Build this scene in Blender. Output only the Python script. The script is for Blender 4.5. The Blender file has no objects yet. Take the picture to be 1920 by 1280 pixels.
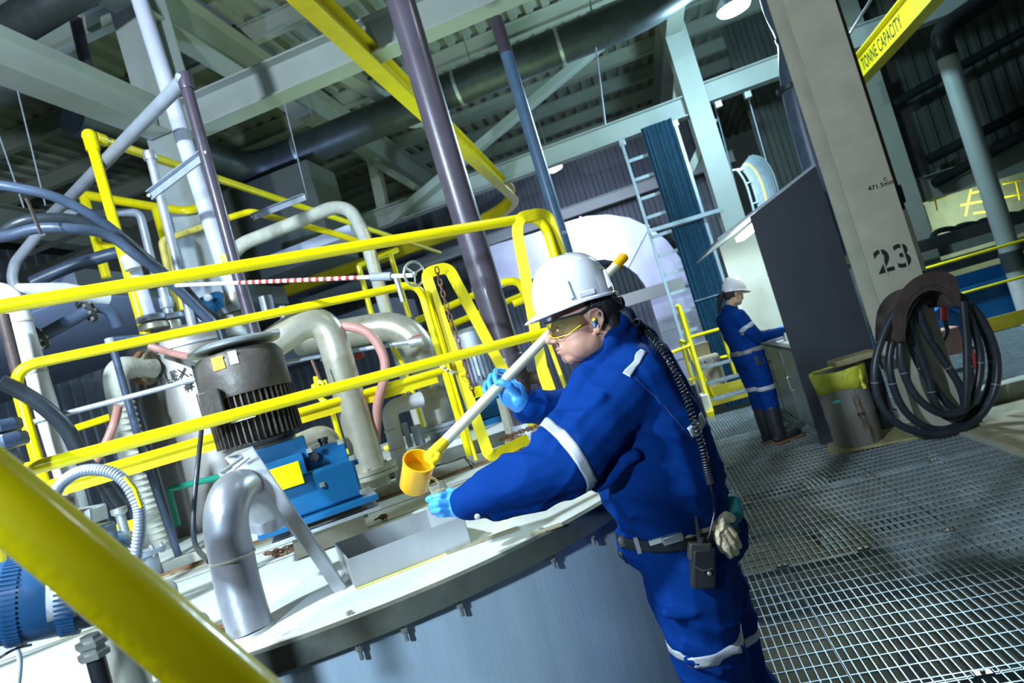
import bpy, bmesh, math, random
from mathutils import Vector, Matrix, Euler
random.seed(7)
sc = bpy.context.scene
col = sc.collection
PI = math.pi
R = math.radians

# ---------------- camera ----------------
F_PX = 1200.0; YAW = R(11.73); PIT = R(1.62); ROL = R(-16.72); CAM = Vector((0, 0, 1.53))
_cy, _sy, _cp, _sp, _cr, _sr = math.cos(YAW), math.sin(YAW), math.cos(PIT), math.sin(PIT), math.cos(ROL), math.sin(ROL)
FW = Vector((-_sy*_cp, _cy*_cp, _sp)); _rt = Vector((_cy, _sy, 0)); _up = _rt.cross(FW)
CR = _rt*_cr + _up*_sr; CU = -_rt*_sr + _up*_cr
cam_d = bpy.data.cameras.new('camera'); cam = bpy.data.objects.new('camera', cam_d); col.objects.link(cam)
cam_d.sensor_width = 36; cam_d.lens = F_PX/1920*36; cam_d.clip_start = .05; cam_d.clip_end = 200
cam.matrix_world = Matrix(((CR.x, CU.x, -FW.x, CAM.x), (CR.y, CU.y, -FW.y, CAM.y), (CR.z, CU.z, -FW.z, CAM.z), (0, 0, 0, 1)))
cam_d.dof.use_dof = True; cam_d.dof.focus_distance = 1.8; cam_d.dof.aperture_fstop = 5.0
sc.camera = cam
sc.view_settings.view_transform = 'Standard'; sc.view_settings.look = 'None'
sc.view_settings.exposure = 0.0; sc.view_settings.gamma = 1; sc.view_settings.use_curve_mapping = False
try: sc.cycles.use_denoising = True
except Exception: pass
sc.cycles.max_bounces = 6; sc.cycles.diffuse_bounces = 3; sc.cycles.glossy_bounces = 3; sc.cycles.transmission_bounces = 6
sc.cycles.sample_clamp_indirect = 4

# ---------------- world ----------------
w = bpy.data.worlds.new('world'); sc.world = w; w.use_nodes = True
w.node_tree.nodes['Background'].inputs[0].default_value = (.40, .62, .60, 1)
w.node_tree.nodes['Background'].inputs[1].default_value = .035

# ---------------- lights of the hall, and added fill lamps ----------------
def lamp(name, kind, loc, aim, power, color, size=.5, cone=100, blend=.4):
    d = bpy.data.lights.new(name, kind); o = bpy.data.objects.new(name, d); col.objects.link(o)
    d.energy = power; d.color = color
    if kind == 'AREA': d.shape = 'DISK'; d.size = size
    else: d.shadow_soft_size = size
    if kind == 'SPOT': d.spot_size = R(cone); d.spot_blend = blend
    o.location = loc
    v = Vector(aim) - Vector(loc); o.rotation_euler = v.to_track_quat('-Z', 'Y').to_euler()
    return o
lamp('key_floodlight', 'SPOT', (-2.3, -0.1, 3.75), (-1.8, 3.0, 2.4), 1250, (.72, .87, 1.0), .10, 140, .25)
lamp('side_floodlight', 'SPOT', (-1.3, -1.7, 2.5), (-1.75, 2.3, 1.75), 720, (.58, .80, 1.0), .12, 64, .5)
lamp('high_bay_light', 'SPOT', (2.44, 9.6, 5.25), (1.0, 8.3, 0), 1900, (.62, .86, 1.0), .22, 120, .5)
lamp('high_bay_light_uplight', 'POINT', (2.3, 9.9, 4.85), (0, 0, 0), 380, (.5, .82, 1.0), .15)
lamp('far_wall_floodlight', 'SPOT', (-1.0, 12.8, 4.3), (-.7, 17, 2.4), 620, (.60, .64, 1.0), .15, 110, .6)
lamp('left_blue_fill', 'SPOT', (-5.6, 4.2, 1.4), (-7.6, 9.0, 3.0), 700, (.42, .58, 1.0), .2, 140, .6)  # added blue fill, aimed up at the soffit on the left
lamp('walkway_light', 'AREA', (1.3, 3.0, 4.6), (1.3, 4.6, 0), 17, (.80, .94, .84), .5)
lamp('near_camera_fill', 'POINT', (-.35, -.6, 2.5), (0, 0, 0), 17, (.80, .90, 1.0), .12)  # added flash-like lamp behind the camera, brightens the handrail and face
lamp('ceiling_fill', 'AREA', (-1.5, 8.0, 2.4), (-1.5, 8.2, 8), 66, (.66, .95, .52), 3.0)
lamp('rear_room_light', 'AREA', (7.6, 15.6, 1.75), (7.6, 17, 1.7), 22, (.85, 1.0, .78), 1.0)

# ---------------- pixel -> world helpers (a photograph pixel and one known coordinate) ----------------
def ray(x, y): return FW + (x-960)/F_PX*CR - (y-640)/F_PX*CU
def P(x, y, d): return CAM + ray(x, y)*d
def Zp(x, y, z): v = ray(x, y); return CAM + v*((z-CAM.z)/v.z)
def Yp(x, y, Y): v = ray(x, y); return CAM + v*(Y/v.y)
def Xp(x, y, X): v = ray(x, y); return CAM + v*(X/v.x)
def PL(x, y, A, B):                       # on the vertical plane through A and B
    n = (B-A).cross(Vector((0, 0, 1))); v = ray(x, y)
    return CAM + v*((A-CAM).dot(n)/v.dot(n))

# ---------------- materials ----------------
def mat(name, c, rough=.5, metal=0, var=.12, vs=6, bump=0, bs=40, stain=None, trans=0, ior=1.45, emit=None, coat=0, sub=0, alpha=1, wave=None, spec=.5, stretch=None):
    m = bpy.data.materials.new(name); m.use_nodes = True; nt = m.node_tree; N = nt.nodes; L = nt.links
    b = N['Principled BSDF']; b.inputs['Roughness'].default_value = rough; b.inputs['Metallic'].default_value = metal
    b.inputs['Transmission Weight'].default_value = trans; b.inputs['IOR'].default_value = ior
    b.inputs['Coat Weight'].default_value = coat; b.inputs['Subsurface Weight'].default_value = sub
    b.inputs['Subsurface Scale'].default_value = .01; b.inputs['Alpha'].default_value = alpha
    b.inputs['Specular IOR Level'].default_value = spec
    tc = N.new('ShaderNodeTexCoord'); src = tc.outputs['Object']
    if stretch:
        mp = N.new('ShaderNodeMapping'); mp.inputs['Scale'].default_value = stretch; L.new(src, mp.inputs[0]); src = mp.outputs[0]
    nz = N.new('ShaderNodeTexNoise'); nz.inputs['Scale'].default_value = vs; nz.inputs['Detail'].default_value = 6; nz.inputs['Roughness'].default_value = .65
    L.new(src, nz.inputs['Vector'])
    rp = N.new('ShaderNodeValToRGB'); rp.color_ramp.elements[0].position = .3; rp.color_ramp.elements[1].position = .7
    rp.color_ramp.elements[0].color = (*[v*(1-var) for v in c], 1); rp.color_ramp.elements[1].color = (*[min(1, v*(1+var)) for v in c], 1)
    L.new(nz.outputs['Fac'], rp.inputs[0]); out = rp.outputs[0]
    for stain in (stain if isinstance(stain, list) else [stain] if stain else []):
        sc_, thr, sc_col = stain[1], stain[2], stain[0]
        n2 = N.new('ShaderNodeTexNoise'); n2.inputs['Scale'].default_value = sc_; n2.inputs['Detail'].default_value = 8; n2.inputs['Roughness'].default_value = .7
        L.new(src, n2.inputs['Vector'])
        r2 = N.new('ShaderNodeValToRGB'); r2.color_ramp.elements[0].position = thr; r2.color_ramp.elements[1].position = min(1, thr+.08)
        L.new(n2.outputs['Fac'], r2.inputs[0])
        mx = N.new('ShaderNodeMix'); mx.data_type = 'RGBA'; mx.inputs['B'].default_value = (*sc_col, 1)
        L.new(r2.outputs[0], mx.inputs['Factor']); L.new(out, mx.inputs['A']); out = mx.outputs['Result']
    L.new(out, b.inputs['Base Color'])
    if bump or wave:
        bp = N.new('ShaderNodeBump'); bp.inputs['Strength'].default_value = bump if bump else .5; bp.inputs['Distance'].default_value = .01
        if wave:
            wv = N.new('ShaderNodeTexWave'); wv.bands_direction = wave[0]; wv.inputs['Scale'].default_value = wave[1]; wv.inputs['Distortion'].default_value = wave[2] if len(wave) > 2 else 0
            L.new(tc.outputs['Object'], wv.inputs['Vector']); L.new(wv.outputs['Fac'], bp.inputs['Height'])
        else:
            n3 = N.new('ShaderNodeTexNoise'); n3.inputs['Scale'].default_value = bs; n3.inputs['Detail'].default_value = 4
            L.new(src, n3.inputs['Vector']); L.new(n3.outputs['Fac'], bp.inputs['Height'])
        L.new(bp.outputs[0], b.inputs['Normal'])
    if emit:
        b.inputs['Emission Color'].default_value = (*emit[0], 1); b.inputs['Emission Strength'].default_value = emit[1]
    return m
M = {}
M['yellow'] = mat('yellow_paint', (.92, .76, .004), .22, 0, .08, 9, .05, 60, ((.30, .24, .03), 26, .68), coat=.3)
M['yellow_flat'] = mat('yellow_flat_paint', (.82, .66, .01), .42, 0, .10, 5, .05, 60, ((.32, .25, .05), 14, .68))
M['yellow_dull'] = mat('dull_yellow_pipe_paint', (.62, .52, .12), .45, 0, .2, 8, .1, 60, ((.25, .2, .08), 20, .6))
M['galv'] = mat('galvanized_steel', (.52, .57, .60), .42, .75, .22, 22, .05, 80)
M['galv_pale'] = mat('galvanized_pipe', (.40, .45, .54), .45, .35, .15, 16, .04, 80)
M['grate'] = mat('galvanized_grating', (.36, .43, .47), .42, .5, .2, 9)
M['stainless'] = mat('brushed_stainless', (.52, .54, .56), .33, .6, .12, 5, .05, 70, stretch=(1, 1, .2))
M['stain_pipe'] = mat('stained_stainless_pipe', (.50, .49, .40), .36, .5, .22, 7, .05, 50, ((.46, .42, .26), 6, .57))
M['tank'] = mat('brushed_tank_steel', (.50, .62, .72), .45, .3, .14, 7, .08, 90, ((.36, .42, .44), 5, .60), stretch=(1, 1, .16))
M['lid'] = mat('worn_white_lid_paint', (.60, .63, .60), .42, .15, .10, 6, .08, 50, [((.62, .58, .16), 2.3, .60), ((.34, .27, .20), 3.6, .62), ((.5, .5, .47), 11, .60)])
M['lid_y'] = mat('yellow_residue', (.66, .60, .16), .6, 0, .3, 14)
M['rim'] = mat('dark_rim_steel', (.16, .17, .14), .35, .6, .3, 8, .05, 60)
M['rust'] = mat('rusty_steel', (.20, .10, .05), .8, .1, .45, 30, .4, 90)
M['rust_bar'] = mat('rust_stained_angle_iron', (.30, .27, .17), .6, .3, .35, 12, .2, 60, ((.15, .08, .04), 8, .55))
M['beam'] = mat('grey_green_beam_paint', (.36, .40, .33), .55, 0, .08, 2, .03, 40)
M['beam_w'] = mat('pale_beam_paint', (.42, .47, .44), .5, 0, .06, 2, .03, 40)
M['deck'] = mat('painted_roof_deck', (.34, .37, .29), .6, 0, .12, 2)
M['colm'] = mat('grey_column_paint', (.40, .39, .31), .6, 0, .12, 4, .05, 40, ((.2, .19, .15), 7, .68))
M['purple'] = mat('dark_plastic_pipe', (.070, .058, .078), .33, 0, .2, 5, .06, 90, ((.26, .26, .30), 40, .70), coat=.15)
M['greypvc'] = mat('grey_plastic_pipe', (.30, .33, .38), .45, 0, .12, 6, .03, 60)
M['bluepvc'] = mat('blue_grey_pipe', (.09, .17, .29), .35, 0, .2, 6, .03, 60)
M['whitepipe'] = mat('pale_lavender_pipe', (.55, .58, .74), .4, 0, .08, 5, .04, 50)
M['insul'] = mat('white_insulation_wrap', (.64, .66, .70), .5, 0, .08, 8, .25, 16, ((.5, .5, .45), 7, .66))
M['insul_dirty'] = mat('dirty_insulation_wrap', (.48, .49, .42), .7, 0, .2, 9, .4, 30, ((.2, .15, .1), 5, .66))
M['duct_dark'] = mat('dark_round_duct', (.07, .085, .09), .45, .4, .25, 5, .1, 40)
M['duct_bright'] = mat('bright_sheet_duct', (.62, .66, .78), .4, .35, .08, 3, .05, 30)
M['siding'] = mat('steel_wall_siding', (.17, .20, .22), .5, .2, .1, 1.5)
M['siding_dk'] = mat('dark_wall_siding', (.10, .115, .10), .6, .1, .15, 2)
M['black'] = mat('black_rubber', (.018, .02, .024), .42, 0, .3, 12, .08, 60)
M['hose'] = mat('black_rubber_hose', (.025, .032, .042), .36, 0, .3, 8, .1, 120)
M['bluehose'] = mat('dark_blue_hose', (.055, .08, .13), .36, 0, .25, 8, .1, 100)
M['pinkhose'] = mat('pink_rubber_hose', (.52, .26, .22), .4, 0, .1, 8)
M['motor'] = mat('grimy_motor_paint', (.085, .075, .065), .42, .2, .35, 10, .15, 50, ((.28, .28, .24), 30, .70))
M['bluepaint'] = mat('blue_gearbox_paint', (.006, .10, .24), .33, 0, .2, 6, .04, 50, ((.03, .08, .12), 8, .66), coat=.3)
M['bluedark'] = mat('navy_instrument_paint', (.02, .085, .20), .38, 0, .2, 6, .03, 50, coat=.15)
M['bluetrough'] = mat('blue_trough_paint', (.01, .13, .34), .4, 0, .2, 3)
M['pedestal'] = mat('dark_pedestal_steel', (.22, .20, .15), .4, .5, .3, 6)
M['vent'] = mat('satin_vent_steel', (.36, .37, .41), .36, .65, .16, 5, .05, 60, ((.30, .26, .26), 5, .58))
M['green'] = mat('green_pipe_paint', (.01, .22, .14), .4, 0, .1, 6)
M['fabric'] = mat('royal_blue_coverall_cloth', (.001, .028, .165), .8, 0, .10, 5, .10, 700, spec=.08)
M['reflect'] = mat('silver_reflective_tape', (.46, .48, .52), .42, .15, .06, 40, .15, 300)
M['skin'] = mat('skin', (.45, .235, .165), .48, 0, .07, 30, .06, 260, sub=.08)
M['skin2'] = mat('tan_skin', (.52, .32, .20), .5, 0, .06, 30, sub=.05)
M['lips'] = mat('lips', (.52, .18, .17), .42, 0, .08, 30)
M['hair'] = mat('black_hair', (.018, .016, .015), .5, 0, .4, 60, .5, 260)
M['helmet'] = mat('glossy_white_helmet', (.66, .65, .69), .12, 0, .02, 5, coat=.6)
M['lens'] = mat('amber_lens', (1.0, .94, .55), .03, 0, .02, 5, trans=.96, ior=1.2)
M['glove'] = mat('blue_nitrile_glove', (.06, .32, .78), .42, 0, .08, 14, .12, 90, sub=.05)
M['leather'] = mat('tan_work_glove', (.52, .44, .30), .75, 0, .2, 16, .3, 90)
M['dipper'] = mat('milky_plastic_tube', (.96, .95, .66), .3, 0, .05, 6, trans=.1, sub=.3)
M['cup'] = mat('amber_plastic_cup', (1.0, .50, .004), .28, 0, .06, 6, trans=.22, sub=.2)
M['cup_y'] = mat('yellow_plastic_ferrule', (1.0, .74, .03), .3, 0, .05, 6, trans=.15, sub=.2)
M['liquid'] = mat('clear_liquid', (.95, .92, .6), .03, 0, .02, 5, trans=.95, ior=1.3)
M['jar'] = mat('clear_jar_plastic', (.9, .9, .75), .08, 0, .02, 5, trans=.85, ior=1.3)
M['cab'] = mat('dark_cabinet_paint', (.035, .040, .052), .5, .1, .15, 3, .03, 60)
M['cabsteel'] = mat('grey_cabinet_steel', (.22, .25, .26), .4, .5, .15, 4)
M['whitepanel'] = mat('white_lab_panel', (.66, .74, .72), .45, 0, .05, 4)
M['wood'] = mat('weathered_board', (.28, .25, .13), .75, 0, .3, 6, .3, 40, stretch=(1, 4, 1))
M['barrel'] = mat('stained_metal_bin', (.24, .23, .21), .6, .2, .3, 5, .15, 40, ((.13, .08, .05), 5, .56), stretch=(3, 3, .4))
M['bag'] = mat('yellow_plastic_bag', (.62, .62, .06), .32, 0, .12, 7, .5, 18, trans=.15)
M['rack'] = mat('brown_primer_steel', (.075, .052, .048), .55, .1, .3, 12, .15, 60)
M['concrete'] = mat('tan_concrete', (.30, .27, .18), .85, 0, .25, 6, .4, 60, ((.2, .16, .09), 4, .6))
M['curb'] = mat('pale_concrete_curb', (.36, .37, .31), .8, 0, .2, 6, .3, 60)
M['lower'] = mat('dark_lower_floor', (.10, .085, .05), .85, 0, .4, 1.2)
M['cable'] = mat('teal_blue_cable', (.008, .045, .085), .45, 0, .3, 12)
M['cable_g'] = mat('grey_cable', (.20, .25, .28), .45, 0, .2, 12)
M['ltray'] = mat('teal_lit_tray_steel', (.40, .50, .54), .4, .6, .1, 10)
M['card'] = mat('cardboard', (.42, .35, .23), .85, 0, .1, 8)
M['ink'] = mat('black_ink', (.012, .012, .012), .6)
M['inkblue'] = mat('blue_ink', (.03, .06, .22), .6)
M['white'] = mat('white_paint', (.78, .78, .76), .4)
M['red'] = mat('red_paint', (.42, .03, .03), .45)
M['orange'] = mat('orange_label', (.9, .42, .02), .5)
M['glow'] = mat('lamp_glow', (1, 1, 1), .5, emit=((.80, .92, 1.0), 40))
M['tube_glow'] = mat('fluorescent_glow', (1, 1, 1), .5, emit=((.92, 1.0, .86), 26))
M['window_glow'] = mat('lit_room_wall', (.45, .52, .38), .8)
M['dark'] = mat('dark_steel', (.05, .052, .05), .5, .2)
M['teal'] = mat('teal_cloth', (.02, .20, .22), .8)
M['bolt'] = mat('zinc_bolt', (.42, .42, .38), .4, .7)
M['toeyellow'] = mat('faded_yellow_edge_paint', (.60, .46, .03), .55, 0, .15, 4)
M['vessel'] = mat('dull_vessel_steel', (.30, .29, .27), .42, .5, .2, 4, .06, 60, stretch=(1, 1, .25))

# ---------------- mesh helpers ----------------
def V3(v): return v if isinstance(v, Vector) else Vector(v)
def basis(d):
    d = V3(d).normalized(); a = Vector((0, 0, 1)) if abs(d.z) < .9 else Vector((1, 0, 0))
    u = a.cross(d).normalized(); return u, d.cross(u), d
def spline(pts, n=8):
    pts = [V3(p) for p in pts]; out = []
    for i in range(len(pts)-1):
        p0 = pts[max(i-1, 0)]; p1 = pts[i]; p2 = pts[i+1]; p3 = pts[min(i+2, len(pts)-1)]
        for k in range(n):
            t = k/n
            out.append(.5*((2*p1)+(p2-p0)*t+(2*p0-5*p1+4*p2-p3)*t*t+(3*p1-p0-3*p2+p3)*t**3))
    out.append(pts[-1]); return out
def fillet(pts, r, n=7):
    pts = [V3(p) for p in pts]; out = [pts[0]]
    for i in range(1, len(pts)-1):
        a, b, c = pts[i-1], pts[i], pts[i+1]
        u = (a-b); v = (c-b); rr = min(r, u.length*.49, v.length*.49)
        p, q = b+u.normalized()*rr, b+v.normalized()*rr
        for k in range(n+1):
            t = k/n; out.append(p*(1-t)**2+b*2*t*(1-t)+q*t*t)
    out.append(pts[-1]); return out
class MB:
    def __init__(s): s.v = []; s.f = []
    def add(s, vs, fs):
        o = len(s.v); s.v += [V3(p) for p in vs]; s.f += [tuple(i+o for i in f) for f in fs]; return s
    def box(s, c, d, ax=None):
        c = V3(c); ax = ax or (Vector((1, 0, 0)), Vector((0, 1, 0)), Vector((0, 0, 1)))
        h = [ax[i]*d[i]/2 for i in range(3)]
        vs = [c+h[0]*i+h[1]*j+h[2]*k for i in (-1, 1) for j in (-1, 1) for k in (-1, 1)]
        return s.add(vs, [(0, 1, 3, 2), (4, 6, 7, 5), (0, 4, 5, 1), (2, 3, 7, 6), (0, 2, 6, 4), (1, 5, 7, 3)])
    def bar(s, a, b, w, h, up=(0, 0, 1)):           # rectangular bar from a to b
        a, b = V3(a), V3(b); d = (b-a); u = V3(up).cross(d)
        if u.length < 1e-6: u = Vector((1, 0, 0)).cross(d)
        u.normalize(); v = d.normalized().cross(u)
        return s.box((a+b)/2, (w, h, d.length), (u, v, d.normalized()))
    def tube(s, pts, r, n=14, closed=False, cap=True, flat=1, upv=None):
        pts = [V3(p) for p in pts]; m = len(pts); rs = r if isinstance(r, (list, tuple)) else [r]*m
        t = []
        for i in range(m):
            a = pts[(i-1) % m] if (i > 0 or closed) else pts[0]; b = pts[(i+1) % m] if (i < m-1 or closed) else pts[-1]
            d = b-a; t.append(d.normalized() if d.length > 1e-9 else Vector((0, 0, 1)))
        u, v, _ = basis(t[0])
        if upv is not None: v = V3(upv); u = v.cross(t[0]).normalized(); v = t[0].cross(u)
        vs = []; fs = []
        for i in range(m):
            u = (u - t[i]*u.dot(t[i])).normalized(); v = t[i].cross(u)
            for k in range(n):
                a = 2*PI*k/n; vs.append(pts[i]+(u*math.cos(a)+v*math.sin(a)*flat)*rs[i])
        for i in range(m if closed else m-1):
            j = (i+1) % m
            for k in range(n):
                l = (k+1) % n; fs.append((i*n+k, i*n+l, j*n+l, j*n+k))
        if cap and not closed:
            fs.append(tuple(reversed(range(n)))); fs.append(tuple((m-1)*n+k for k in range(n)))
        return s.add(vs, fs)
    def lathe(s, o, ax, prof, n=28, sx=1, sy=1, uv=None):           # prof: (radius, height) pairs
        o = V3(o); u, v, d = basis(ax)
        if uv: u, v = uv
        vs = []; fs = []
        for r, h in prof:
            for k in range(n):
                a = 2*PI*k/n; vs.append(o+d*h+(u*math.cos(a)*sx+v*math.sin(a)*sy)*max(r, 1e-5))
        for i in range(len(prof)-1):
            for k in range(n):
                l = (k+1) % n; fs.append((i*n+k, i*n+l, (i+1)*n+l, (i+1)*n+k))
        fs.append(tuple(reversed(range(n)))); fs.append(tuple((len(prof)-1)*n+k for k in range(n)))
        return s.add(vs, fs)
    def cyl(s, a, b, r, n=20): a, b = V3(a), V3(b); return s.lathe(a, b-a, [(r, 0), (r, (b-a).length)], n)
    def prism(s, poly, vec):
        poly = [V3(p) for p in poly]; vec = V3(vec); n = len(poly)
        return s.add(poly+[p+vec for p in poly], [tuple(reversed(range(n))), tuple(range(n, 2*n))]+[(i, (i+1) % n, n+(i+1) % n, n+i) for i in range(n)])
    def ell(s, c, r, ax=None, nu=16, nv=10):
        c = V3(c); ax = ax or (Vector((1, 0, 0)), Vector((0, 1, 0)), Vector((0, 0, 1))); vs = [c+ax[2]*r[2]]; fs = []
        for i in range(1, nv):
            th = PI*i/nv
            for k in range(nu):
                a = 2*PI*k/nu; vs.append(c+ax[0]*r[0]*math.sin(th)*math.cos(a)+ax[1]*r[1]*math.sin(th)*math.sin(a)+ax[2]*r[2]*math.cos(th))
        vs.append(c-ax[2]*r[2]); L = len(vs)-1
        for k in range(nu): fs.append((0, 1+k, 1+(k+1) % nu)); fs.append((L, L-nu+(k+1) % nu, L-nu+k))
        for i in range(nv-2):
            for k in range(nu):
                a = 1+i*nu+k; b = 1+i*nu+(k+1) % nu; fs.append((a, a+nu, b+nu, b))
        return s.add(vs, fs)
    def cap(s, a, b, ra, rb=None, n=14):             # tapered capsule
        a, b = V3(a), V3(b); rb = ra if rb is None else rb; d = b-a; L = max(d.length, 1e-6); prof = []
        for i in range(1, 6): t = PI/2*i/5; prof.append((ra*math.sin(t), -ra*math.cos(t)))
        for i in range(5): t = PI/2*i/5; prof.append((rb*math.cos(t), L+rb*math.sin(t)))
        prof = [(max(r, .0005), h) for r, h in prof]
        return s.lathe(a, d if d.length > 1e-6 else (0, 0, 1), prof, n)
    def chain(s, pts, rs, n=14):
        for i in range(len(pts)-1): s.cap(pts[i], pts[i+1], rs[i], rs[i+1], n)
        return s
    def ibeam(s, a, b, h, wd, tf=.018, tw=.012, up=(0, 0, 1)):
        a, b = V3(a), V3(b); d = (b-a).normalized(); v = V3(up); v = (v-d*v.dot(d)).normalized(); u = d.cross(v)
        for sgn in (-1, 1): s.box((a+b)/2+v*sgn*(h-tf)/2, ((b-a).length, wd, tf), (d, u, v))
        return s.box((a+b)/2, ((b-a).length, tw, h-2*tf), (d, u, v))
    def hexb(s, c, ax, r=.012, h=.012): return s.lathe(c, ax, [(r, 0), (r, h), (r*.8, h+.001)], 6)
    def build(s, name, m, parent=None, sharp=35, bevel=0):
        me = bpy.data.meshes.new(name); org = Vector((0, 0, 0))
        if parent is None and s.v:
            xs = [p.x for p in s.v]; ys = [p.y for p in s.v]; zs = [p.z for p in s.v]
            org = Vector(((min(xs)+max(xs))/2, (min(ys)+max(ys))/2, min(zs)))
        elif parent is not None: org = root_loc(parent)
        me.from_pydata([tuple(p-org) for p in s.v], [], s.f); me.validate()
        bm = bmesh.new(); bm.from_mesh(me); bmesh.ops.recalc_face_normals(bm, faces=bm.faces); bm.to_mesh(me); bm.free()
        me.polygons.foreach_set('use_smooth', [True]*len(me.polygons)); me.set_sharp_from_angle(angle=R(sharp))
        me.materials.append(M[m] if isinstance(m, str) else m)
        o = bpy.data.objects.new(name, me); col.objects.link(o)
        if parent is None: o.location = org
        else: o.parent = parent
        if bevel:
            bv = o.modifiers.new('edge', 'BEVEL'); bv.width = bevel; bv.segments = 2; bv.limit_method = 'ANGLE'; bv.harden_normals = False
        return o
def root_loc(p):
    v = Vector((0, 0, 0))
    while p is not None: v += p.location; p = p.parent
    return v
def tag(o, label=None, cat=None, group=None, kind=None):
    if label: o['label'] = label
    if cat: o['category'] = cat
    if group: o['group'] = group
    if kind: o['kind'] = kind
    return o
def thing(name, loc, label, cat, group=None):
    o = bpy.data.objects.new(name, None); col.objects.link(o); o.location = V3(loc); o.empty_display_size = .1
    return tag(o, label, cat, group)
def kids(o): return [c for c in bpy.data.objects if c.parent == o]
def copy_tree(o, parent=None):
    c = o.copy(); col.objects.link(c); c.parent = parent
    for ch in kids(o): copy_tree(ch, c)
    return c
def meshed(o, name, m, parent=None):                  # freeze modifiers of o into a plain mesh object, drop o
    dg = bpy.context.evaluated_depsgraph_get(); dg.update()
    me = bpy.data.meshes.new_from_object(o.evaluated_get(dg), depsgraph=dg)
    return me
def remeshed(mb, name, m, parent=None, voxel=.008, smooth=6, fac=.5, disp=None, top_loc=None):
    """one continuous surface from overlapping shapes"""
    me = bpy.data.meshes.new(name+'_src'); me.from_pydata([tuple(p) for p in mb.v], [], mb.f)
    bm = bmesh.new(); bm.from_mesh(me); bmesh.ops.recalc_face_normals(bm, faces=bm.faces); bm.to_mesh(me); bm.free()
    t = bpy.data.objects.new('tmp', me); col.objects.link(t)
    r = t.modifiers.new('r', 'REMESH'); r.mode = 'VOXEL'; r.voxel_size = voxel; r.use_smooth_shade = True
    if smooth:
        sm = t.modifiers.new('s', 'SMOOTH'); sm.iterations = smooth; sm.factor = fac
    dg = bpy.context.evaluated_depsgraph_get(); dg.update()
    out = bpy.data.meshes.new_from_object(t.evaluated_get(dg), depsgraph=dg)
    bpy.data.objects.remove(t); bpy.data.meshes.remove(me)
    out.name = name
    if disp:
        import numpy as np
        n = len(out.vertices); co = np.empty(n*3, 'f'); no = np.empty(n*3, 'f')
        out.vertices.foreach_get('co', co); out.vertex_normals.foreach_get('vector', no)
        co = co.reshape(-1, 3); no = no.reshape(-1, 3); d = disp(co, no)
        co = co + no*d[:, None]; out.vertices.foreach_set('co', co.ravel().astype('f'))
    org = root_loc(parent) if parent is not None else Vector((0, 0, 0))
    out.transform(Matrix.Translation(-org)); out.update()
    out.polygons.foreach_set('use_smooth', [True]*len(out.polygons))
    out.materials.clear(); out.materials.append(M[m])
    o = bpy.data.objects.new(name, out); col.objects.link(o); o.parent = parent
    return o
def ribbon(name, target, rows, m, parent, off=.002, thick=.0015, closed=False):
    """cloth strip laid onto target: rows = list of (left point, right point)"""
    k = 4; vs = []; fs = []; n = len(rows)
    for a, b in rows:
        for j in range(k+1): vs.append(V3(a).lerp(V3(b), j/k))
    for i in range(n if closed else n-1):
        for j in range(k): a = i*(k+1)+j; b = ((i+1) % n)*(k+1)+j; fs.append((a, a+1, b+1, b))
    me = bpy.data.meshes.new(name+'_src'); me.from_pydata([tuple(v) for v in vs], [], fs)
    t = bpy.data.objects.new('tmp', me); col.objects.link(t)
    s = t.modifiers.new('s', 'SHRINKWRAP'); s.target = target; s.wrap_method = 'NEAREST_SURFACEPOINT'; s.wrap_mode = 'OUTSIDE_SURFACE'; s.offset = off
    q = t.modifiers.new('q', 'SOLIDIFY'); q.thickness = thick; q.offset = 1
    dg = bpy.context.evaluated_depsgraph_get(); dg.update()
    out = bpy.data.meshes.new_from_object(t.evaluated_get(dg), depsgraph=dg)
    bpy.data.objects.remove(t); bpy.data.meshes.remove(me); out.name = name
    out.transform(Matrix.Translation(-root_loc(parent)))
    out.polygons.foreach_set('use_smooth', [True]*len(out.polygons))
    out.materials.clear(); out.materials.append(M[m]); o = bpy.data.objects.new(name, out); col.objects.link(o); o.parent = parent
    return o
def text_mesh(name, txt, size, o, xd, yd, m, parent, depth=.001, align='CENTER', shear=0, sx=1):
    """lettering whose baseline runs along xd with its top towards yd"""
    cu = bpy.data.curves.new(name+'_txt', 'FONT'); cu.body = txt; cu.size = size; cu.extrude = depth; cu.align_x = align; cu.align_y = 'CENTER'; cu.offset = size*.012; cu.space_character = 1.08; cu.shear = shear
    t = bpy.data.objects.new('tmp', cu); col.objects.link(t)
    dg = bpy.context.evaluated_depsgraph_get(); dg.update()
    me = bpy.data.meshes.new_from_object(t.evaluated_get(dg), depsgraph=dg); bpy.data.objects.remove(t)
    xd = V3(xd).normalized(); yd = V3(yd); yd = (yd-xd*yd.dot(xd)).normalized(); zd = xd.cross(yd); o = V3(o)-root_loc(parent)
    me.transform(Matrix.Scale(sx, 4, (1, 0, 0)))
    me.transform(Matrix(((xd.x, yd.x, zd.x, o.x), (xd.y, yd.y, zd.y, o.y), (xd.z, yd.z, zd.z, o.z), (0, 0, 0, 1))))
    me.materials.clear(); me.materials.append(M[m]); ob = bpy.data.objects.new(name, me); col.objects.link(ob); ob.parent = parent
    return ob
UP = Vector((0, 0, 1)); EX = Vector((1, 0, 0)); EY = Vector((0, 1, 0))
def vline(x, y, d, z0, z1): p = P(x, y, d); return Vector((p.x, p.y, z0)), Vector((p.x, p.y, z1))
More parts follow.
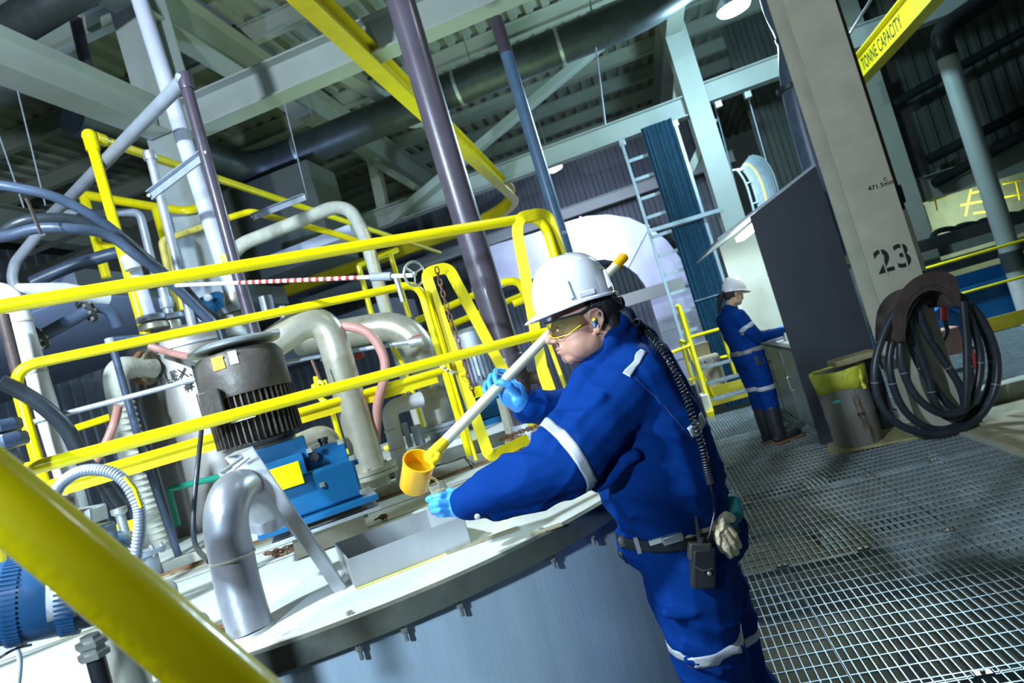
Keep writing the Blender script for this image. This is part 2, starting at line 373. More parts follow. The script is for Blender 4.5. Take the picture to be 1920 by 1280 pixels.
def flange(mb, c, ax, r, t=.02, n=8, bolts=None, br=.011):
    u, v, d = basis(ax); c = V3(c); mb.lathe(c, ax, [(r, 0), (r, t)], 28)
    if bolts is not None:
        for k in range(n):
            a = 2*PI*(k+.5)/n; q = c+(u*math.cos(a)+v*math.sin(a))*r*.8
            bolts.pair((q+d*t, d, br, br), (q-d*(br), d, br, br))
def link_chain(mb, pts, L=.034, w=.010, r=.0028, n=6):
    """links along a polyline"""
    pts = [V3(p) for p in pts]; d = [0]
    for i in range(1, len(pts)): d.append(d[-1]+(pts[i]-pts[i-1]).length)
    def at(s):
        for i in range(1, len(pts)):
            if d[i] >= s: return pts[i-1].lerp(pts[i], (s-d[i-1])/max(d[i]-d[i-1], 1e-9))
        return pts[-1]
    k = 0; s = 0; step = L-2.2*r
    while s+L < d[-1]:
        a, b = at(s), at(s+L); ax = (b-a).normalized(); u, v, _ = basis(ax); side = u if k % 2 else v; c = (a+b)/2; hl = L/2-w
        ring = []
        for i in range(12):
            t = 2*PI*i/12; ring.append(c+side*w*math.cos(t)*.8+ax*(math.sin(t)*w+(hl if math.sin(t) > 0 else -hl)))
        mb.tube(ring, r, n, closed=True); s += step; k += 1
    return mb

class Bolts:                                            # every bolt becomes a part of its own
    def __init__(s): s.l = []
    def hexb(s, *a): s.l.append(MB().hexb(*a)); return s
    def pair(s, a, b_): m = MB(); m.hexb(*a); m.hexb(*b_); m.cyl(V3(a[0]), V3(b_[0]), a[2]*.5, 6); s.l.append(m)
    def build(s, name, m, parent=None):
        for x in s.l: x.build(name, m, parent)

# ================= THE HALL =================
# floor: open bar grating with its banding bars, one panel every 1.25 m
def grating(name, x0, x1, y0, y1, z=0, pitch=.036, cross=.1, panel=1.25, h=.032):
    g = MB()
    n = int((x1-x0)/pitch)
    for i in range(n+1):
        x = x0+i*pitch; g.box((x, (y0+y1)/2, z-h/2), (.0045, y1-y0, h))
    m = int((y1-y0)/cross)
    for j in range(m+1):
        y = y0+j*cross+.03; g.box(((x0+x1)/2, y, z-.004), (x1-x0, .006, .007))
    y = 1.25
    while y < y1:
        if y > y0: g.box(((x0+x1)/2, y, z-h/2), (x1-x0, .006, h)); g.box(((x0+x1)/2, y-.012, z-h/2), (x1-x0, .005, h))
        y += panel
    x = .327-.86
    while x < x1:
        if x > x0: g.box((x+.018, (y0+y1)/2, z-h/2), (.009, y1-y0, h))
        x += .86
    return tag(g.build(name, 'grate'), kind='structure')
grating('floor', -1.6, 2.02, .3, 9.2)
g = grating('floor_right', 2.06, 7.5, 6.32, 9.9)
g = grating('floor_right', 2.06, 5.5, -.2, 4.2); 
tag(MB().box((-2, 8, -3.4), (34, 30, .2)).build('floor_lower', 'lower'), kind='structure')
# saddle clips on the panel joints
cl0 = None
for row, y in enumerate((2.496, 3.755, 4.985, 6.2, 7.45)):
    for k in range(-1 if row > 2 else 0, 4):
        x = .327+.43*k
        if y > 5.5 and x > 1.1: continue
        if cl0 is None:
            b = MB(); b.box((0, 0, .004), (.07, .028, .004)); b.box((-.03, 0, -.004), (.006, .028, .02)); b.box((.03, 0, -.004), (.006, .028, .02)); b.hexb((0, 0, .006), UP, .009, .008)
            c = b.build('grating_clip', 'bolt'); cl0 = c
        else: c = cl0.copy(); col.objects.link(c)
        c.location = (x, y, -.012)
        tag(c, 'small galvanized saddle clip bolted on a panel joint of the walkway grating', 'clip', 'saddle clips on the walkway grating')
# beams carrying the grating, seen through it
for y, lab in ((1.25, 'pale steel beam under the walkway grating, the one nearest the camera'), (2.5, 'pale steel beam under the grating beside the near worker\'s feet'), (3.75, 'pale steel beam under the second clip row of the grating'), (5.0, 'pale steel beam under the grating in front of the bin'), (6.25, 'pale steel beam under the grating by the second worker\'s boots'), (7.5, 'pale steel beam under the grating before the stair foot')):
    tag(MB().ibeam((-2, y, -.16), (5.4, y, -.16), .24, .14).build('floor_beam', 'beam_w'), lab, 'beam', 'beams under the grating')
# things down on the level below
tag(MB().tube(fillet([(.3, 2.0, -1.5), (3.2, 2.3, -1.5), (4.2, 5, -1.5)], .3), .13).build('lower_level_pipe', 'insul'), 'thick pale pipe running below the walkway grating', 'pipe')
tag(MB().tube([(.2, .5, -2.2), (1.4, 6.5, -2.2)], .09).build('lower_level_pipe', 'greypvc'), 'thin grey pipe running lengthwise deep below the grating', 'pipe')
for (x, y, s, mm, lab) in ((.9, 2.3, .5, 'bluepaint', 'blue crate on the level below the grating'), (1.8, 1.9, .6, 'card', 'brown carton on the level below the grating'), (.75, 3.2, .45, 'white', 'white drum-sized box on the level below the grating')):
    tag(MB().box((x, y, -3.1), (s, s*.7, .4)).build('stored_crate', mm, bevel=.01), lab, 'crate')
d = bpy.data.lights.new('lower_level_light', 'POINT'); d.energy = 9; d.color = (1, .95, .7); d.shadow_soft_size = .3
o = bpy.data.objects.new('lower_level_light', d); o.location = (1.3, 3.4, -1.2); col.objects.link(o)

# ceiling: fluted roof deck, ribs running away from the camera
def flutes(x0, x1, pitch, depth):
    x = x0; out = []
    while x < x1:
        out += [(x, 0), (x+pitch*.42, 0), (x+pitch*.52, depth), (x+pitch*.9, depth)]; x += pitch
    return out
ZC = 7.3
pr = flutes(-16, 14, .3, .075); b = MB(); vs = []; fs = []
for x, z in pr: vs += [(x, -4, ZC+z), (x, 26, ZC+z)]
for i in range(len(pr)-1): fs.append((2*i, 2*i+1, 2*i+3, 2*i+2))
b.add(vs, fs); tag(b.build('ceiling', 'deck', sharp=10), kind='structure')
# walls: vertical siding
def siding(name, a, b_, z0, z1, m, pitch=.3, depth=.04, nrm=(0, -1, 0)):
    a, b_ = V3(a), V3(b_); L = (b_-a).length; d = (b_-a).normalized(); n = V3(nrm); pr = flutes(0, L, pitch, depth); vs = []; fs = []
    for x, z in pr: p = a+d*x-n*z; vs += [(p.x, p.y, z0), (p.x, p.y, z1)]
    for i in range(len(pr)-1): fs.append((2*i, 2*i+1, 2*i+3, 2*i+2))
    return tag(MB().add(vs, fs).build(name, m, sharp=10), kind='structure')
siding('wall_far', (-16, 19, 0), (3.2, 19, 0), -.3, ZC, 'siding', .3, .03)
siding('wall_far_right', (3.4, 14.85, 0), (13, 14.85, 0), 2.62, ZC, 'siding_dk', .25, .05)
siding('wall_left', (-12, -4, 0), (-12, 19, 0), -3, ZC, 'siding', .3, .03, (1, 0, 0))
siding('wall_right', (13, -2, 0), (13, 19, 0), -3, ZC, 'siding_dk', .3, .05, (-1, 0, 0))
tag(MB().box((-5, -4, 2), (34, .1, 11)).build('wall_near', 'siding_dk'), kind='structure')
# purlins
k = 0
for y in [1.2+1.45*i for i in range(13)]:
    tag(MB().ibeam((-15, y, ZC-.16), (13, y, ZC-.16), .3, .13, .014, .01).build('roof_purlin', 'beam'), 'long grey-green purlin running crosswise under the roof deck', 'roof beam', 'purlins under the roof deck')
for x, lab in ((-10.6, 'deep roof girder over the far left bay'), (-4.27, 'deep roof girder above the left column'), (2.0, 'deep roof girder above the stencilled column'), (8.2, 'deep roof girder over the dark right bay')):
    tag(MB().ibeam((x, -3, ZC-.62), (x, 19, ZC-.62), .62, .3, .025, .015).build('roof_girder', 'beam'), lab, 'girder')
# lower tier of steel, underside 4.9 m
ZB = 4.9
def beam(a, b, lab, h=.375, wd=.26, m='beam_w', nm='steel_beam'): return tag(MB().ibeam(a, b, h, wd, .02, .014).build(nm, m), lab, 'beam')
beam((-4.27, -2, ZB+.19), (-4.27, 6.0, ZB+.19), 'pale grey-blue beam at upper left running away to the left column')
beam((-4.1, 6.25, ZB+.19), (1.85, 6.25, ZB+.19), 'bright pale beam crossing the top left to the left column')
beam((-9.5, 12.4, ZB+.19), (1.86, 12.4, ZB+.19), 'long pale beam over the cable ladder, left of the lit column')
beam((2.22, 12.4, ZB+.30), (8, 12.4, ZB+.30), 'pale beam right of the lit column holding the cable reel rods')
beam((2.2, 6.9, ZB+.6), (9.0, 12.8, ZB+.6), 'grey beam running off above the yellow lettered beam', .42, .3, 'beam')
beam((-9.5, 17.6, ZB+.05), (3.4, 17.6, ZB+.05), 'far pale beam along the back wall below the roof', .3, .2)
def column(x, y, z0, z1, lab, m='colm', s=.38, rot=0):
    b = MB(); a, c = Vector((x, y, z0)), Vector((x, y, z1)); b.ibeam(a, c, s, s*.98, .022, .016, (0, 1, 0) if not rot else (1, 0, 0))
    return tag(b.build('steel_column', m), lab, 'column')
column(-4.27, 6.25, -3.3, ZC-.3, 'pale grey column behind the white pipe at upper left', 'beam_w', .42)
column(2.04, 12.4, -3.3, ZC-.3, 'brightly lit pale column beside the cable reel', 'beam_w', .40)
column(-9.5, 12.4, -3.3, ZC-.3, 'distant column in the far left bay', 'beam_w', .40)
c23 = thing('steel_column', (2.02, 5.93, 0), 'beige steel column stencilled 23 behind the black hose loops', 'column')
b = MB(); b.ibeam((2.02, 5.93, -.2), (2.02, 5.93, ZC-.3), .40, .37, .022, .016, (0, 1, 0)); b.box((2.02, 5.93, .01), (.5, .5, .025)); b.build('column_shaft', 'colm', c23)
# stencilled number and scribbles on the front flange (y = 5.73)
q = Yp(1675, 486, 5.725); 
n23 = text_mesh('stencil_number', '23', .27, q, EX, UP, 'ink', c23, .0008)
cut = MB()
for dx in (-.075, .085): cut.box((q.x+dx, q.y-.0015, q.z+.0), (.012, .001, .22))
cut.build('stencil_bridge', 'colm', c23)
q = Yp(1652, 347, 5.725); text_mesh('marker_note', '471.5mm', .05, q, EX, UP, 'ink', c23, .0004)
q = Yp(1660, 336, 5.725); text_mesh('marker_note', '£'.replace('£', 'C'), .04, q, EX, UP, 'ink', c23, .0004)
# braces
def brace(p, q, lab, w=.13, h=.10, m='beam_w'): return tag(MB().bar(p, q, w, h).build('diagonal_brace', m, bevel=.006), lab, 'brace')
brace(Yp(1262, -30, 11.6), Yp(735, 412, 12.2), 'long pale diagonal brace crossing under the round duct', .2, .16, 'beam_w')
brace(Yp(640, 268, 12.6), Yp(782, 352, 12.3), 'short diagonal brace behind the yellow monorail, left one', .22, .12, 'beam')
brace(Yp(700, 300, 12.5), Yp(722, 405, 12.5), 'upright hanger stub under the roof left of the purple pipe', .26, .2, 'beam')
brace(Yp(1338, 225, 12.6), Yp(1290, 330, 12.6), 'diagonal brace meeting the lit column from lower left', .24, .14, 'beam')
brace(Yp(1275, 60, 12.7), Yp(1268, 190, 12.7), 'slim brace left of the lit column at the roof', .22, .14, 'beam')
brace(Zp(790, 215, 5.4)+Vector((0, 3, .3)), Zp(560, 90, 6.4), 'dull green brace crossing above the monorail', .2, .12, 'beam')
# big round duct under the roof
A = Zp(498, 318, 5.6); B = Zp(1225, 22, 5.6)
rd = thing('round_duct', (A.x, A.y, 5.3), 'big dark round air duct hung under the roof', 'duct')
path = fillet([Vector((A.x-.9, A.y-2.6, 6.0)), Vector((A.x-.3, A.y, 5.65)), Vector((B.x, B.y, 5.65)), Vector((B.x+1.0, B.y+.3, 6.1))], .55, 8)
MB().tube(path, .26, 28).build('duct_run', 'duct_dark', rd)
for t in (.52, .56, .15, .8):
    c = Vector((A.x-.3, A.y, 5.65)).lerp(Vector((B.x, B.y, 5.65)), t); MB().lathe(c-Vector((.05, 0, 0)), EX, [(.272, 0), (.272, .05)], 28).build('duct_band', 'galv', rd)
for t in (.2, .6): c = Vector((A.x-.3, A.y, 5.65)).lerp(Vector((B.x, B.y, 5.65)), t); MB().cyl(c+Vector((0, 0, .2)), c+Vector((0, 0, 1.5)), .008, 8).build('hanger_rod', 'galv', rd)
# roof ducts top left
tag(MB().tube(fillet([P(-80, 112, 6.2), P(110, -2, 6.0), P(190, -50, 6.0)], .3), .18, 24).build('round_duct', 'duct_dark'), 'dark round duct crossing the top left corner', 'duct')
dp = thing('drain_pipe', P(150, 120, 7.4), 'dark drop pipe with white collar at the top left corner', 'pipe')
a, c = P(138, 20, 7.4), P(168, 150, 7.4); MB().tube([a, c], .068, 18).build('pipe_run', 'purple', dp)
MB().tube(fillet([P(180, -12, 7.4), P(146, -2, 7.4), P(134, 8, 7.4), P(139, 36, 7.4)], .12), .088, 20).build('elbow', 'insul', dp); MB().tube([P(128, -28, 7.3), P(185, -14, 7.3)], .1).build('coupling', 'bluehose', dp)
# yellow monorail with its U turn
pth = [Vector((-1.82, -1.5, 0)), Vector((-1.82, 13.1, 0))]
for i in range(1, 13): t = PI/2*i/12; pth.append(Vector((-3.52+1.7*math.cos(t), 13.1+1.7*math.sin(t), 0)))
pth.append(Vector((-11.0, 14.8, 0)))
b = MB()
for z, wd, h in ((ZB-.16, .17, .022), (ZB+.09, .17, .018), (ZB-.035, .014, .25)):
    vs = []; fs = []; n = len(pth)
    for i, p in enumerate(pth):
        d = (pth[min(i+1, n-1)]-pth[max(i-1, 0)]).normalized(); s_ = Vector((d.y, -d.x, 0))*wd/2
        vs += [p-s_+UP*(z-h/2), p+s_+UP*(z-h/2), p+s_+UP*(z+h/2), p-s_+UP*(z+h/2)]
    for i in range(n-1):
        for k in range(4): fs.append((4*i+k, 4*i+(k+1) % 4, 4*i+4+(k+1) % 4, 4*i+4+k))
    fs += [(0, 1, 2, 3), (4*n-1, 4*n-2, 4*n-3, 4*n-4)]; b.add(vs, fs)
tag(b.build('monorail_beam', 'yellow_flat', sharp=30), 'yellow overhead monorail beam with a U turn, from top centre', 'crane beam')
# lettered yellow crane beam, web facing the aisle
tb = thing('crane_beam', (4.36, 9, 4.1), 'yellow overhead crane beam lettered TONNE CAPACITY at upper right', 'crane beam')
MB().ibeam((4.36, 5.6, 4.36), (4.36, 11.7, 4.36), .38, .22, .022, .014).build('beam_section', 'yellow_flat', tb)
q0 = Xp(1650, 84, 4.352)
q0 = Vector((4.352, q0.y, 4.37)); text_mesh('beam_lettering', 'TONNE CAPACITY', .26, q0, (0, -1, 0), UP, 'ink', tb, .001, sx=.66)
tag(MB().tube([P(1588, 72, 8), P(1640, -12, 7.6)], .018, 8).build('conduit', 'galv_pale'), 'thin bright conduit left of the lettered yellow beam', 'conduit')
# high bay lamps
def highbay(p, r, lab, m='glow'):
    t = thing('high_bay_lamp', p, lab, 'lamp')
    MB().lathe(p, UP, [(r, 0), (r*.9, r*.35), (r*.35, r*1.0), (r*.3, r*1.5)], 28).build('reflector', 'galv', t)
    MB().lathe(V3(p)-UP*.02, UP, [(r*.4, -.05), (r*.9, -.01), (r*.93, .02)], 28).build('lens', m, t)
    MB().cyl(V3(p)+UP*r*1.4, (p[0], p[1], ZC), .012, 8).build('stem', 'galv', t); return t
highbay(Vector((2.44, 9.6, 5.38)), .24, 'glowing high bay lamp at the top right of centre')
highbay(Zp(1037, 316, 5.5), .23, 'small glowing high bay lamp beside the blue upright pipe')
highbay(P(786, 226, 10.5), .24, 'unlit high bay lamp behind the purple pipe', 'whitepanel')
highbay(P(213, 604, 15), .22, 'tiny glowing lamp far off at the left')

# far right bay: mezzanine edge, open strip into a lit room, lit things behind
beam((3.0, 14.6, 2.45), (12.9, 14.6, 2.45), 'dark mezzanine edge beam at far right', .5, .3, 'beam')
beam((3.0, 14.7, 1.25), (12.9, 14.7, 1.25), 'lower crossbeam of the right bay with bolt holes', .42, .3, 'beam')
column(5.6, 14.3, -.5, ZC-.5, 'grey column in the dark right bay', 'beam', .42)
tag(MB().box((8.5, 16.9, 1.5), (11, .1, 2.6)).build('wall_rear', 'window_glow'), kind='structure')
tag(MB().box((8.0, 15.9, 2.75), (9.9, 2.0, .12)).build('floor_light_stop', 'beam'), kind='structure')  # unseen slab, added to keep the rear room's light from going up
t = thing('round_column', (0, 0, 0), 'slanting-looking round pale column at far right, dark collar on top', 'column')
a = Yp(1770, 90, 11.0); zb = Yp(1895, 520, 11.0); t.location = (a.x, a.y, 0)
MB().cyl((a.x, a.y, .5), (a.x, a.y, a.z-.1), .135, 24).build('shaft', 'beam_w', t); MB().tube(fillet([(a.x, a.y, a.z-.15), (a.x, a.y, a.z+.25), (a.x+.9, a.y+.2, a.z+.55)], .2), .15, 20).build('top_elbow', 'black', t)
MB().cyl((a.x, a.y, .66), (a.x, a.y, .95), .15, 24).build('collar', 'duct_dark', t); MB().cyl((a.x, a.y, -.2), (a.x, a.y, .5), .15, 24).build('base', 'white', t)
for i, (x0, y0, x1, y1, rr) in enumerate(((1640, 215, 1925, 55, .09), (1740, 300, 1925, 205, .10), (1750, 345, 1925, 250, .10))):
    tag(MB().tube([Yp(x0, y0, 14.3), Yp(x1, y1, 14.1)], rr, 12).build('overhead_pipe', 'black'), ('black cable bundle highest under the right roof', 'upper black pipe in front of the dark right wall', 'lower black pipe in front of the dark right wall')[i], 'pipe')
t = thing('wire_frame_rack', Yp(1835, 350, 15.8), 'yellow guard frame in the lit room at far right', 'frame')
b = MB()
for x0, y0, x1, y1 in ((1742, 378, 1775, 368), (1755, 345, 1765, 372), (1748, 308+40, 1758, 395), (1810, 405, 1820, 355), (1800, 385, 1925, 362), (1822, 362, 1850, 355), (1850, 355, 1862, 395), (1825, 400, 1862, 395), (1905, 340, 1912, 375), (1880, 345, 1925, 335)): b.tube([Yp(x0, y0, 15.8), Yp(x1, y1, 15.8)], .018, 8)
b.build('frame_tubes', 'yellow', t)
for x0, y0, x1, y1, mm, lab in ((1702, 412, 1722, 436, 'bluetrough', 'blue panel in the lit strip right of the column'), (1722, 478, 1738, 490, 'bluepaint', 'small blue crate on the shelf beyond the yellow rail'), (1728, 395, 1740, 425, 'colm', 'short post in the lit strip of the right bay')):
    a, c = Yp(x0, y0, 15.2), Yp(x1, y1, 15.2); tag(MB().box((a+c)/2, (abs(a.x-c.x), .3, abs(a.z-c.z)+.2)).build('storage_cabinet', mm), lab, 'cabinet')
for y0, y1, yy, mm, lab in ((470, 420, 13.4, 'dark', 'dark duct shelf across the right bay, upper'), (520, 468, 13.0, 'duct_dark', 'dark duct shelf across the right bay, lower')):
    a = Yp(1700, y0, yy); tag(MB().box((a.x+4, yy, a.z), (8.6, .5, .22)).build('cable_shelf', mm, bevel=.02), lab, 'shelf')
for k in range(5): 
    a = Yp(1745+40*k, 455-9*k, 13.2); tag(MB().tube(spline([a, a+Vector((.15, 0, .16)), a+Vector((.45, 0, .12)), a+Vector((.6, 0, -.05))], 4), .05, 8).build('hose_bend', 'black'), 'short black hose bend lying on the dark shelf of the right bay', 'hose', 'hose bends on the dark shelf')
# blue trough and yellow rail on the far side of the right walkway
tr = thing('process_trough', (6.5, 11.2, -.2), 'long blue trough behind the yellow rail at right', 'trough')
MB().box((6.6, 11.3, .28), (8, .06, .5)).build('side_wall', 'bluetrough', tr); MB().box((6.6, 12.2, .48), (8, .06, .5)).build('side_wall', 'bluetrough', tr); MB().box((6.6, 11.27, .55), (8, .16, .05)).build('top_flange', 'bluetrough', tr); MB().box((6.6, 11.7, .0), (8, .9, .05)).build('trough_floor', 'bluetrough', tr)
gr = thing('guard_rail', (6, 10.25, 0), 'yellow two-bar guard rail along the right walkway', 'railing')
a, c = Zp(1733, 504, 1.07), Zp(1940, 444, 1.07); a = a+(a-c).normalized()*.2
MB().tube([a, c], .022, 12).build('top_rail', 'yellow', gr); MB().tube([a-UP*.5, c-UP*.5], .02, 12).build('mid_rail', 'yellow', gr)
d_ = (c-a)
for t_ in (.0, 1.02): p = a+d_*t_; MB().tube([Vector((p.x, p.y, .0)), p], .021, 12).build('post', 'yellow', gr)
MB().box(((a+c)/2-Vector((0, .25, 0))).to_tuple()[:2]+(.05,), ((c-a).length+2.2, .02, .2), (d_.normalized(), Vector((-d_.y, d_.x, 0)).normalized(), UP)).build('toe_plate', 'toeyellow', gr)

# ================= THE TANKS AND PROCESS PIPES =================
LZ = 1.05; TC = Vector((-1.52, 2.75, 0)); TR = 1.5
g = Vector((.857, .513, 0)); gn = Vector((.513, -.857, 0))          # direction of the lid seam and its normal towards the camera
CH = .187+.10                                                        # the lid ends in a straight chord just beyond the angle iron
def dshape(r, off=0):
    a0 = math.acos(min(1, (CH+off)/r)); base = math.atan2(-gn.y, -gn.x); out = []; n = 100
    for k in range(n+1): a = base+a0+(2*PI-2*a0)*k/n; out.append(TC+Vector((math.cos(a), math.sin(a), 0))*r)
    return out
tk = thing('mixing_tank', (TC.x, TC.y, -.4), 'round brushed steel tank with pale worn lid that the near worker leans over', 'tank')
MB().prism([q-UP*3.0 for q in dshape(TR-.035)], UP*(3.0+LZ-.05)).build('shell', 'tank', tk, sharp=50)
MB().prism([q+UP*(LZ-.012) for q in dshape(TR-.005)], UP*.012).build('lid_plate', 'lid', tk, sharp=50)
b = MB(); ri, ro, rm = dshape(TR-.006), dshape(TR+.008), dshape(TR-.04); n = len(ri); vs = []; fs = []
for i in range(n): vs += [ro[i]+UP*(LZ-.062), ro[i]+UP*(LZ-.004), ri[i]+UP*(LZ+.002), rm[i]+UP*(LZ-.062)]
for i in range(n-1):
    for k in range(4): fs.append((4*i+k, 4*i+(k+1) % 4, 4*i+4+(k+1) % 4, 4*i+4+k))
b.add(vs, fs); b.build('rim_angle', 'rim', tk, sharp=40)
for x, y in ((655, 1172), (1040, 997), (880, 1100), (750, 1142), (1090, 955)):
    p = Zp(x, y, LZ); d = (p-TC); d.z = 0; d.normalize(); q = Vector((TC.x, TC.y, LZ))+d*(TR-.03)
    if x in (655, 1040): MB().hexb(q, UP, .009, .008).build('rim_bolt', 'bolt', tk)
    q = Vector((TC.x, TC.y, LZ-.085))+d*(TR-.016); b = MB(); b.hexb(q, UP, .009, .02); b.cyl(q-UP*.022, q, .0055, 8); b.build('rim_bolt', 'bolt', tk)
# lid seams
b = MB()
for off in (.05, .30, .62): 
    c = TC-gn*(.187-off)+UP*(LZ+.0012); MB().box(c, (2*math.sqrt(max(.1, TR**2-(off-.187)**2))-.1, .004, .002), (g, gn, UP)).build('lid_seam', 'rim', tk)
ang = thing('angle_iron', TC-gn*.187+UP*LZ, 'rust stained angle iron bar lying across the tank lid', 'bar')
cc = TC-gn*.187
MB().box(cc+UP*(LZ+.004), (3.0, .09, .008), (g, gn, UP)).build('base_flange', 'rust_bar', ang); MB().box(cc-gn*.04+UP*(LZ+.03), (3.0, .008, .05), (g, gn, UP)).build('upright_flange', 'insul_dirty', ang)
MB().box(cc+gn*.028+UP*(LZ+.0125), (3.0, .02, .012), (g, gn, UP)).build('rusty_strip', 'rust', ang)
for t_ in (-.62, -.1, .35, .62): MB().tube([cc+g*t_-gn*.045+UP*(LZ+.058), cc+g*t_+gn*.045+UP*(LZ+.02), cc+g*t_+gn*.05+UP*LZ], .004, 6).build('zip_tie', 'black', ang)
# strip of deck beyond the bar at the left, second tank beyond at the right
tag(MB().box(cc-gn*.77-g*1.10+UP*(LZ-.03), (3.5, 1.3, .05), (g, gn, UP)).build('deck_plate', 'lid'), 'pale deck plate beyond the angle iron at the left', 'plate')
q = Zp(880, 820, 1.16); T2 = q+(q-Vector((0, 0, q.z))).normalized()*.98; T2.z = 0; 
t2 = thing('mixing_tank', (T2.x, T2.y, -.4), 'second steel tank, beyond the yellow gate, with pale lid', 'tank')
MB().lathe((T2.x, T2.y, -1), UP, [(.93, 0), (.93, 2.13)], 64).build('shell', 'stain_pipe', t2, sharp=50); MB().lathe((T2.x, T2.y, 1.13), UP, [(.97, 0), (.97, .04), (.9, .045)], 64).build('lid_plate', 'lid', t2, sharp=50)
MB().lathe((T2.x, T2.y, 1.06), UP, [(.975, 0), (.975, .075)], 64).build('rim_angle', 'rim', t2, sharp=50)
tag(MB().box(cc-gn*.20+g*.95+UP*(LZ-.02), (.62, .26, .04), (g, gn, UP)).build('tank_apron', 'stain_pipe'), 'grey apron plate under the second tank beside the angle iron', 'plate')

# open trough (sampling hatch) with its raised cover
tr = thing('sampling_hatch', Zp(670, 1060, LZ), 'open stainless sampling hatch box on the tank lid', 'hatch')
FLt, FRt, BRt, BLt = [Zp(x, y, 1.135) for x, y in ((652, 1048), (868, 967), (800, 955), (628, 1018))]
for a, c in ((FLt, FRt), (FRt, BRt), (BRt, BLt), (BLt, FLt)):
    h = 1.135-LZ; MB().bar((a-UP*h/2), (c-UP*h/2), .004, h, UP).build('side_wall', 'stainless', tr) if False else MB().box((a+c)/2-UP*h/2, ((c-a).length, .004, h), ((c-a).normalized(), UP.cross(c-a).normalized(), UP)).build('side_wall', 'stainless', tr)
MB().prism([FLt-UP*.083+(BLt-FLt)*.03, FRt-UP*.083, BRt-UP*.083, BLt-UP*.083], (0, 0, .002)).build('opening', 'rim', tr)
b = MB()
for a, c in ((FLt, FRt),): b.tube([a-UP*.084-(BLt-FLt)*.03, c-UP*.084-(BLt-FLt)*.03], .004, 6)
b.build('weld_bead', 'lid_y', tr)
hc = thing('hatch_cover', P(640, 1080, 1.84), 'tilted stainless hatch cover standing open beside the hatch', 'cover')
a, b_, c, d = P(650, 1100, 1.80), P(473, 836, 1.84), P(440, 846, 2.06), P(618, 1046, 2.02)
nrm = (b_-a).cross(d-a).normalized()
if nrm.dot(FW) > 0: nrm = -nrm
MB().prism([a, b_, c, d], nrm*.003).build('cover_plate', 'stainless', hc)
e = (b_-a).normalized()
MB().prism([a, b_, b_+nrm*.035, a+nrm*.035], (d-a).normalized()*.003).build('edge_flange', 'stainless', hc)
MB().prism([d, c, c+nrm*.035, d+nrm*.035], (a-d).normalized()*.003).build('edge_flange', 'stainless', hc)
MB().prism([b_, c, c+nrm*.03, b_+nrm*.03], -e*.003).build('edge_flange', 'stainless', hc)
MB().tube(fillet([P(464, 850, 1.90), P(411, 889, 1.84), P(421, 893, 1.80), P(468, 856, 1.80)], .012, 5), .0048, 10).build('handle', 'stainless', hc)
# gooseneck vent on the lid
gv = thing('gooseneck_vent', Zp(470, 1180, LZ), 'satin steel gooseneck vent pipe on the lid, front left of the hatch', 'pipe')
pts = [Zp(471, 1184, LZ)]+[P(x, y, dd) for x, y, dd in ((449, 1108, 1.685), (434, 1040, 1.70), (424, 985, 1.70), (428, 945, 1.715), (441, 922, 1.76), (463, 918, 1.83), (483, 932, 1.90), (495, 955, 1.95), (500, 984, 1.965))]
MB().tube(spline(pts, 7), .0565, 32).build('pipe_run', 'vent', gv)
MB().tube(spline([P(x, y, dd)+CU*0 for x, y, dd in ((436.5, 1045, 1.70), (435.5, 1041, 1.70))], 3), .0585, 32).build('weld_bead', 'stain_pipe', gv)
MB().lathe(Zp(471, 1184, LZ), UP, [(.063, 0), (.058, .008)], 32).build('base_weld', 'galv', gv)
# grab handle and lid chains
tag(MB().tube(fillet([P(325, 1157, 1.6), P(330, 1152, 1.6), P(387, 1148, 1.62), P(398, 1185, 1.62)], .02, 5), .0065, 8, flat=.5).build('grab_handle', 'galv'), 'bent flat grab handle on the lid left of the gooseneck', 'handle')
def scatter_chain(c, r, n, lab, mm='rust', sd=1):
    rnd = random.Random(sd); pts = [c+Vector((rnd.uniform(-r, r), rnd.uniform(-r, r)*.6, .006+rnd.uniform(0, .014))) for _ in range(n)]
    return tag(link_chain(MB(), spline(pts, 6), .026, .008, .0026).build('steel_chain', mm), lab, 'chain')
scatter_chain(Zp(407, 1190, LZ), .05, 8, 'rusty chain heaped by the gooseneck foot', sd=2)
c = Zp(525, 1040, LZ); scatter_chain(c, .075, 12, 'rusty chain heaped behind the gooseneck', sd=5)
scatter_chain(Zp(718, 973, LZ), .05, 6, 'short rusty chain on the lid behind the hatch', sd=9)
scatter_chain(Zp(1000, 806, 1.17), .2, 14, 'rusty chain heaped on the second tank lid', sd=4)
tag(MB().hexb(Zp(688, 968, LZ), UP, .012, .03).build('lid_stud', 'bolt'), 'lone stud bolt on the lid behind the hatch', 'bolt')
for x, y, lab in ((1025, 992, 'square patch plate on the lid near the rim'), (905, 1012, 'flat tie bar on the lid right of the hatch')):
    p = Zp(x, y, LZ+.003); tag(MB().box(p, (.22 if y > 1000 else .09, .03, .004), (Vector((.93, .36, 0)), Vector((-.36, .93, 0)), UP)).build('lid_patch', 'rust_bar'), lab, 'plate')
tag(MB().tube(fillet([P(300, 1110, 1.75), P(318, 1100, 1.78), P(322, 1125, 1.76)], .01), .02, 12).build('pipe_stub', 'galv'), 'small cut steel stub behind the foreground rail', 'stub')

